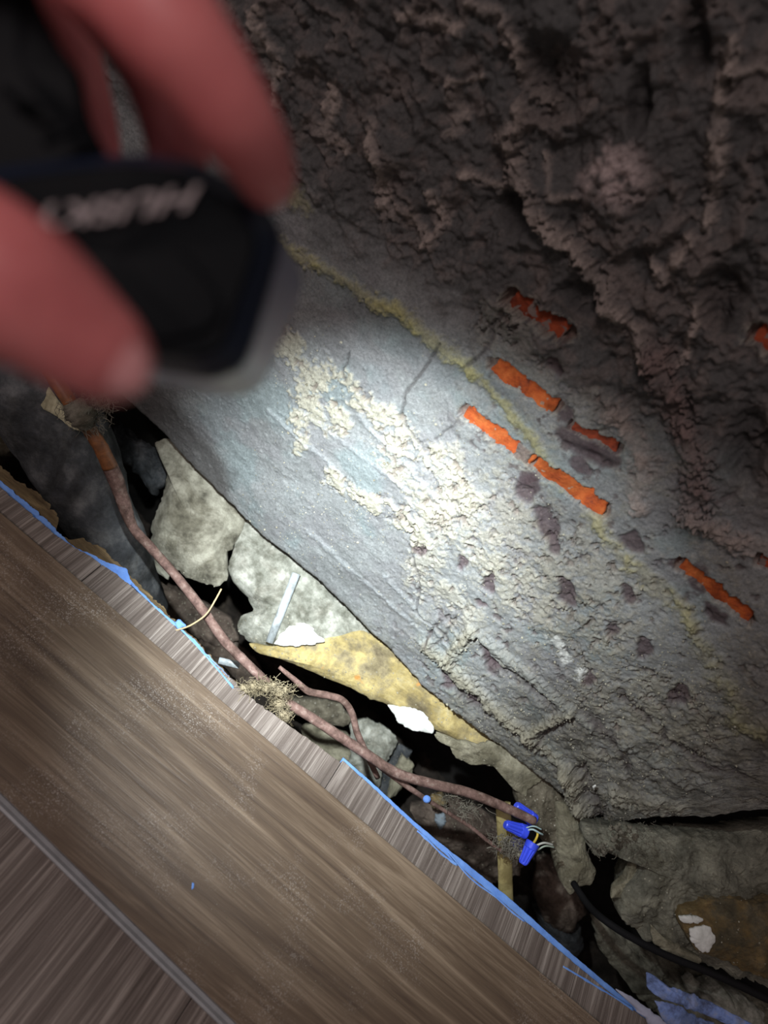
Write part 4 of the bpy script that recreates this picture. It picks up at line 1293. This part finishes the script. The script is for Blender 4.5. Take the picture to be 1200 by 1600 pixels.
# white lettering, upside down to the viewer, bending slightly along the casing
fc = bpy.data.curves.new('lettering', 'FONT')
fc.body = 'HUSKY'
fc.size = 1.0
fc.shear = 0.35
fc.offset = 0.02
fo = bpy.data.objects.new('lettering_tmp', fc)
COL.objects.link(fo)
bpy.context.view_layer.update()
tm = bpy.data.meshes.new_from_object(fo.evaluated_get(bpy.context.evaluated_depsgraph_get()))
bpy.data.objects.remove(fo)
wmax = max(v.co.x for v in tm.vertices)
for v in tm.vertices:
    x, y = v.co.x / wmax, v.co.y / 0.73          # 0..1 both
    px = 318 - x * 285 - y * 2
    py = 312 + (x ** 1.3) * 34 + (1 - y) * -38 + 14 + 8 * math.sin(x * 3)
    p = at(px, py, 0.1)
    # drop on the casing top surface plane fitted to the T loop
    q0, q1, q2 = Vector(T_[12]) + LO, Vector(T_[30]) + LO, Vector(T_[50]) + LO
    nn = (q1 - q0).cross(q2 - q0).normalized()
    qq = on_plane(px, py, q0 - D * 0.0012, nn)
    v.co = qq - LO
m_txt = flat_mat('worn_white_print', (0.42, 0.37, 0.37), 0.6)
tm.materials.clear()
tm.materials.append(m_txt)
to = bpy.data.objects.new('lettering', tm)
COL.objects.link(to)
to.parent = lamp

# ------------------------------------------------------------------ hand
m_skin, N, L, B = mat_new('skin')
tc = N.new('ShaderNodeTexCoord')
n1 = noise_node(N, L, 60, 5, 0.6, tc.outputs['Object'])
r1 = ramp(N, [(0.3, (0.56, 0.135, 0.14)), (0.7, (0.78, 0.245, 0.24))])
L.new(n1.outputs['Fac'], r1.inputs[0])
L.new(r1.outputs[0], B.inputs['Base Color'])
B.inputs['Roughness'].default_value = 0.5
B.inputs['Subsurface Weight'].default_value = 0.15
B.inputs['Subsurface Radius'].default_value = (0.006, 0.002, 0.001)
B.inputs['Subsurface Scale'].default_value = 0.5
n2 = noise_node(N, L, 700, 4, 0.6, tc.outputs['Object'])
bp = N.new('ShaderNodeBump')
bp.inputs['Strength'].default_value = 0.3
bp.inputs['Distance'].default_value = 0.0005
L.new(n2.outputs['Fac'], bp.inputs['Height'])
L.new(bp.outputs[0], B.inputs['Normal'])


def uvsphere(c, r, nu=14, nv=9):
    V, Fc = [], []
    c = np.array(tuple(c))
    V.append(c + (0, 0, r))
    for i in range(1, nv):
        th = math.pi * i / nv
        for k in range(nu):
            ph = 2 * math.pi * k / nu
            V.append(c + r * np.array((math.sin(th) * math.cos(ph), math.sin(th) * math.sin(ph), math.cos(th))))
    V.append(c - (0, 0, r))
    for k in range(nu):
        Fc.append((0, 1 + k, 1 + (k + 1) % nu))
    for i in range(nv - 2):
        for k in range(nu):
            a = 1 + i * nu
            Fc.append((a + k, a + nu + k, a + nu + (k + 1) % nu, a + (k + 1) % nu))
    a = 1 + (nv - 2) * nu
    for k in range(nu):
        Fc.append((len(V) - 1, a + (k + 1) % nu, a + k))
    return V, Fc


HO = at(-150, 100, .15)
fingers = {
    'index': [(-60, -230, .135, 11.5), (70, -120, .130, 10.6), (205, -25, .127, 10.2), (265, 45, .126, 9.6), (320, 115, .129, 8.4), (365, 185, .134, 7.9), (400, 240, .141, 7.0), (418, 282, .148, 5.8)],
    'middle': [(-60, -200, .150, 10.5), (90, -80, .160, 9.6), (190, 20, .165, 9.2), (245, 110, .170, 8.6), (270, 185, .174, 8.0), (280, 260, .180, 7.0)],
    'ring': [(-90, -160, .165, 10), (30, -40, .185, 8.8), (95, 60, .195, 8.6), (128, 160, .200, 8.2), (146, 240, .204, 7.6), (150, 310, .206, 6.5)],
    'little': [(-180, -100, .175, 9), (-90, 10, .195, 7.8), (-20, 110, .205, 7.4), (15, 200, .212, 6.8), (20, 270, .214, 5.8)],
    'thumb': [(-290, 290, .130, 17), (-190, 350, .120, 15), (-90, 395, .115, 13.2), (0, 440, .114, 12.0), (60, 478, .116, 10.6), (115, 520, .119, 9.4), (155, 548, .121, 8.2), (180, 566, .1225, 6.6)],
    'palm1': [(-60, -230, .135, 13), (-260, -160, .14, 20), (-420, 40, .145, 24), (-520, 180, .15, 26)],
    'palm2': [(-90, -160, .165, 13), (-300, -40, .175, 20), (-480, 100, .17, 26)],
    'palm3': [(-290, 290, .130, 17), (-430, 200, .14, 23), (-620, 260, .15, 27), (-900, 420, .16, 29), (-1150, 560, .17, 31)],
}
parts = []
for nm, ch in fingers.items():
    c = catmull([p for p in ch], 9)
    for p in c:
        parts.append(uvsphere(at(p[0], p[1], p[2]) - HO, p[3] / 1000))
# ball of the thumb tip, slightly broad
parts.append(uvsphere(at(176, 572, .1225) - HO, 0.0062))
V, Fc = join_data(parts)
hand = link('hand', V, Fc, m_skin)
hand.location = HO
md = hand.modifiers.new('remesh', 'REMESH')
md.mode = 'VOXEL'
md.voxel_size = 0.0011
md.use_smooth_shade = True
md2 = hand.modifiers.new('smooth', 'SMOOTH')
md2.factor = 0.6
md2.iterations = 9
tag(hand, 'bare right hand gripping the black work light, thumb below, fingers above', 'hand')
# thumbnail
m_nail = flat_mat('nail', (0.66, 0.30, 0.30), 0.3, 0.5, 0.06)
V = []
cn = at(186, 574, .1158)
nu, nv = 13, 9
a_dir = (at(205, 592, .1185) - at(170, 560, .1165)).normalized()
s_dir = a_dir.cross(-D).normalized()
up = s_dir.cross(a_dir).normalized()
if up.dot(D) > 0:
    up = -up
for j in range(nv):
    v = j / (nv - 1) * 2 - 1
    for i in range(nu):
        u = i / (nu - 1) * 2 - 1
        wv = 0.0046 * (1 - 0.12 * v * v) * (1 if v < .3 else math.sqrt(max(0.05, 1 - ((v - .3) / .75) ** 2)))
        V.append(cn + a_dir * (v * 0.0052) + s_dir * (u * wv) - up * (u * u * 0.0020 + v * v * 0.0006) - HO)
Fc = [(j * nu + i, j * nu + i + 1, (j + 1) * nu + i + 1, (j + 1) * nu + i) for j in range(nv - 1) for i in range(nu - 1)]
nail = link('thumbnail', V, Fc, m_nail, hand)
sm = nail.modifiers.new('solid', 'SOLIDIFY')
sm.thickness = 0.0006
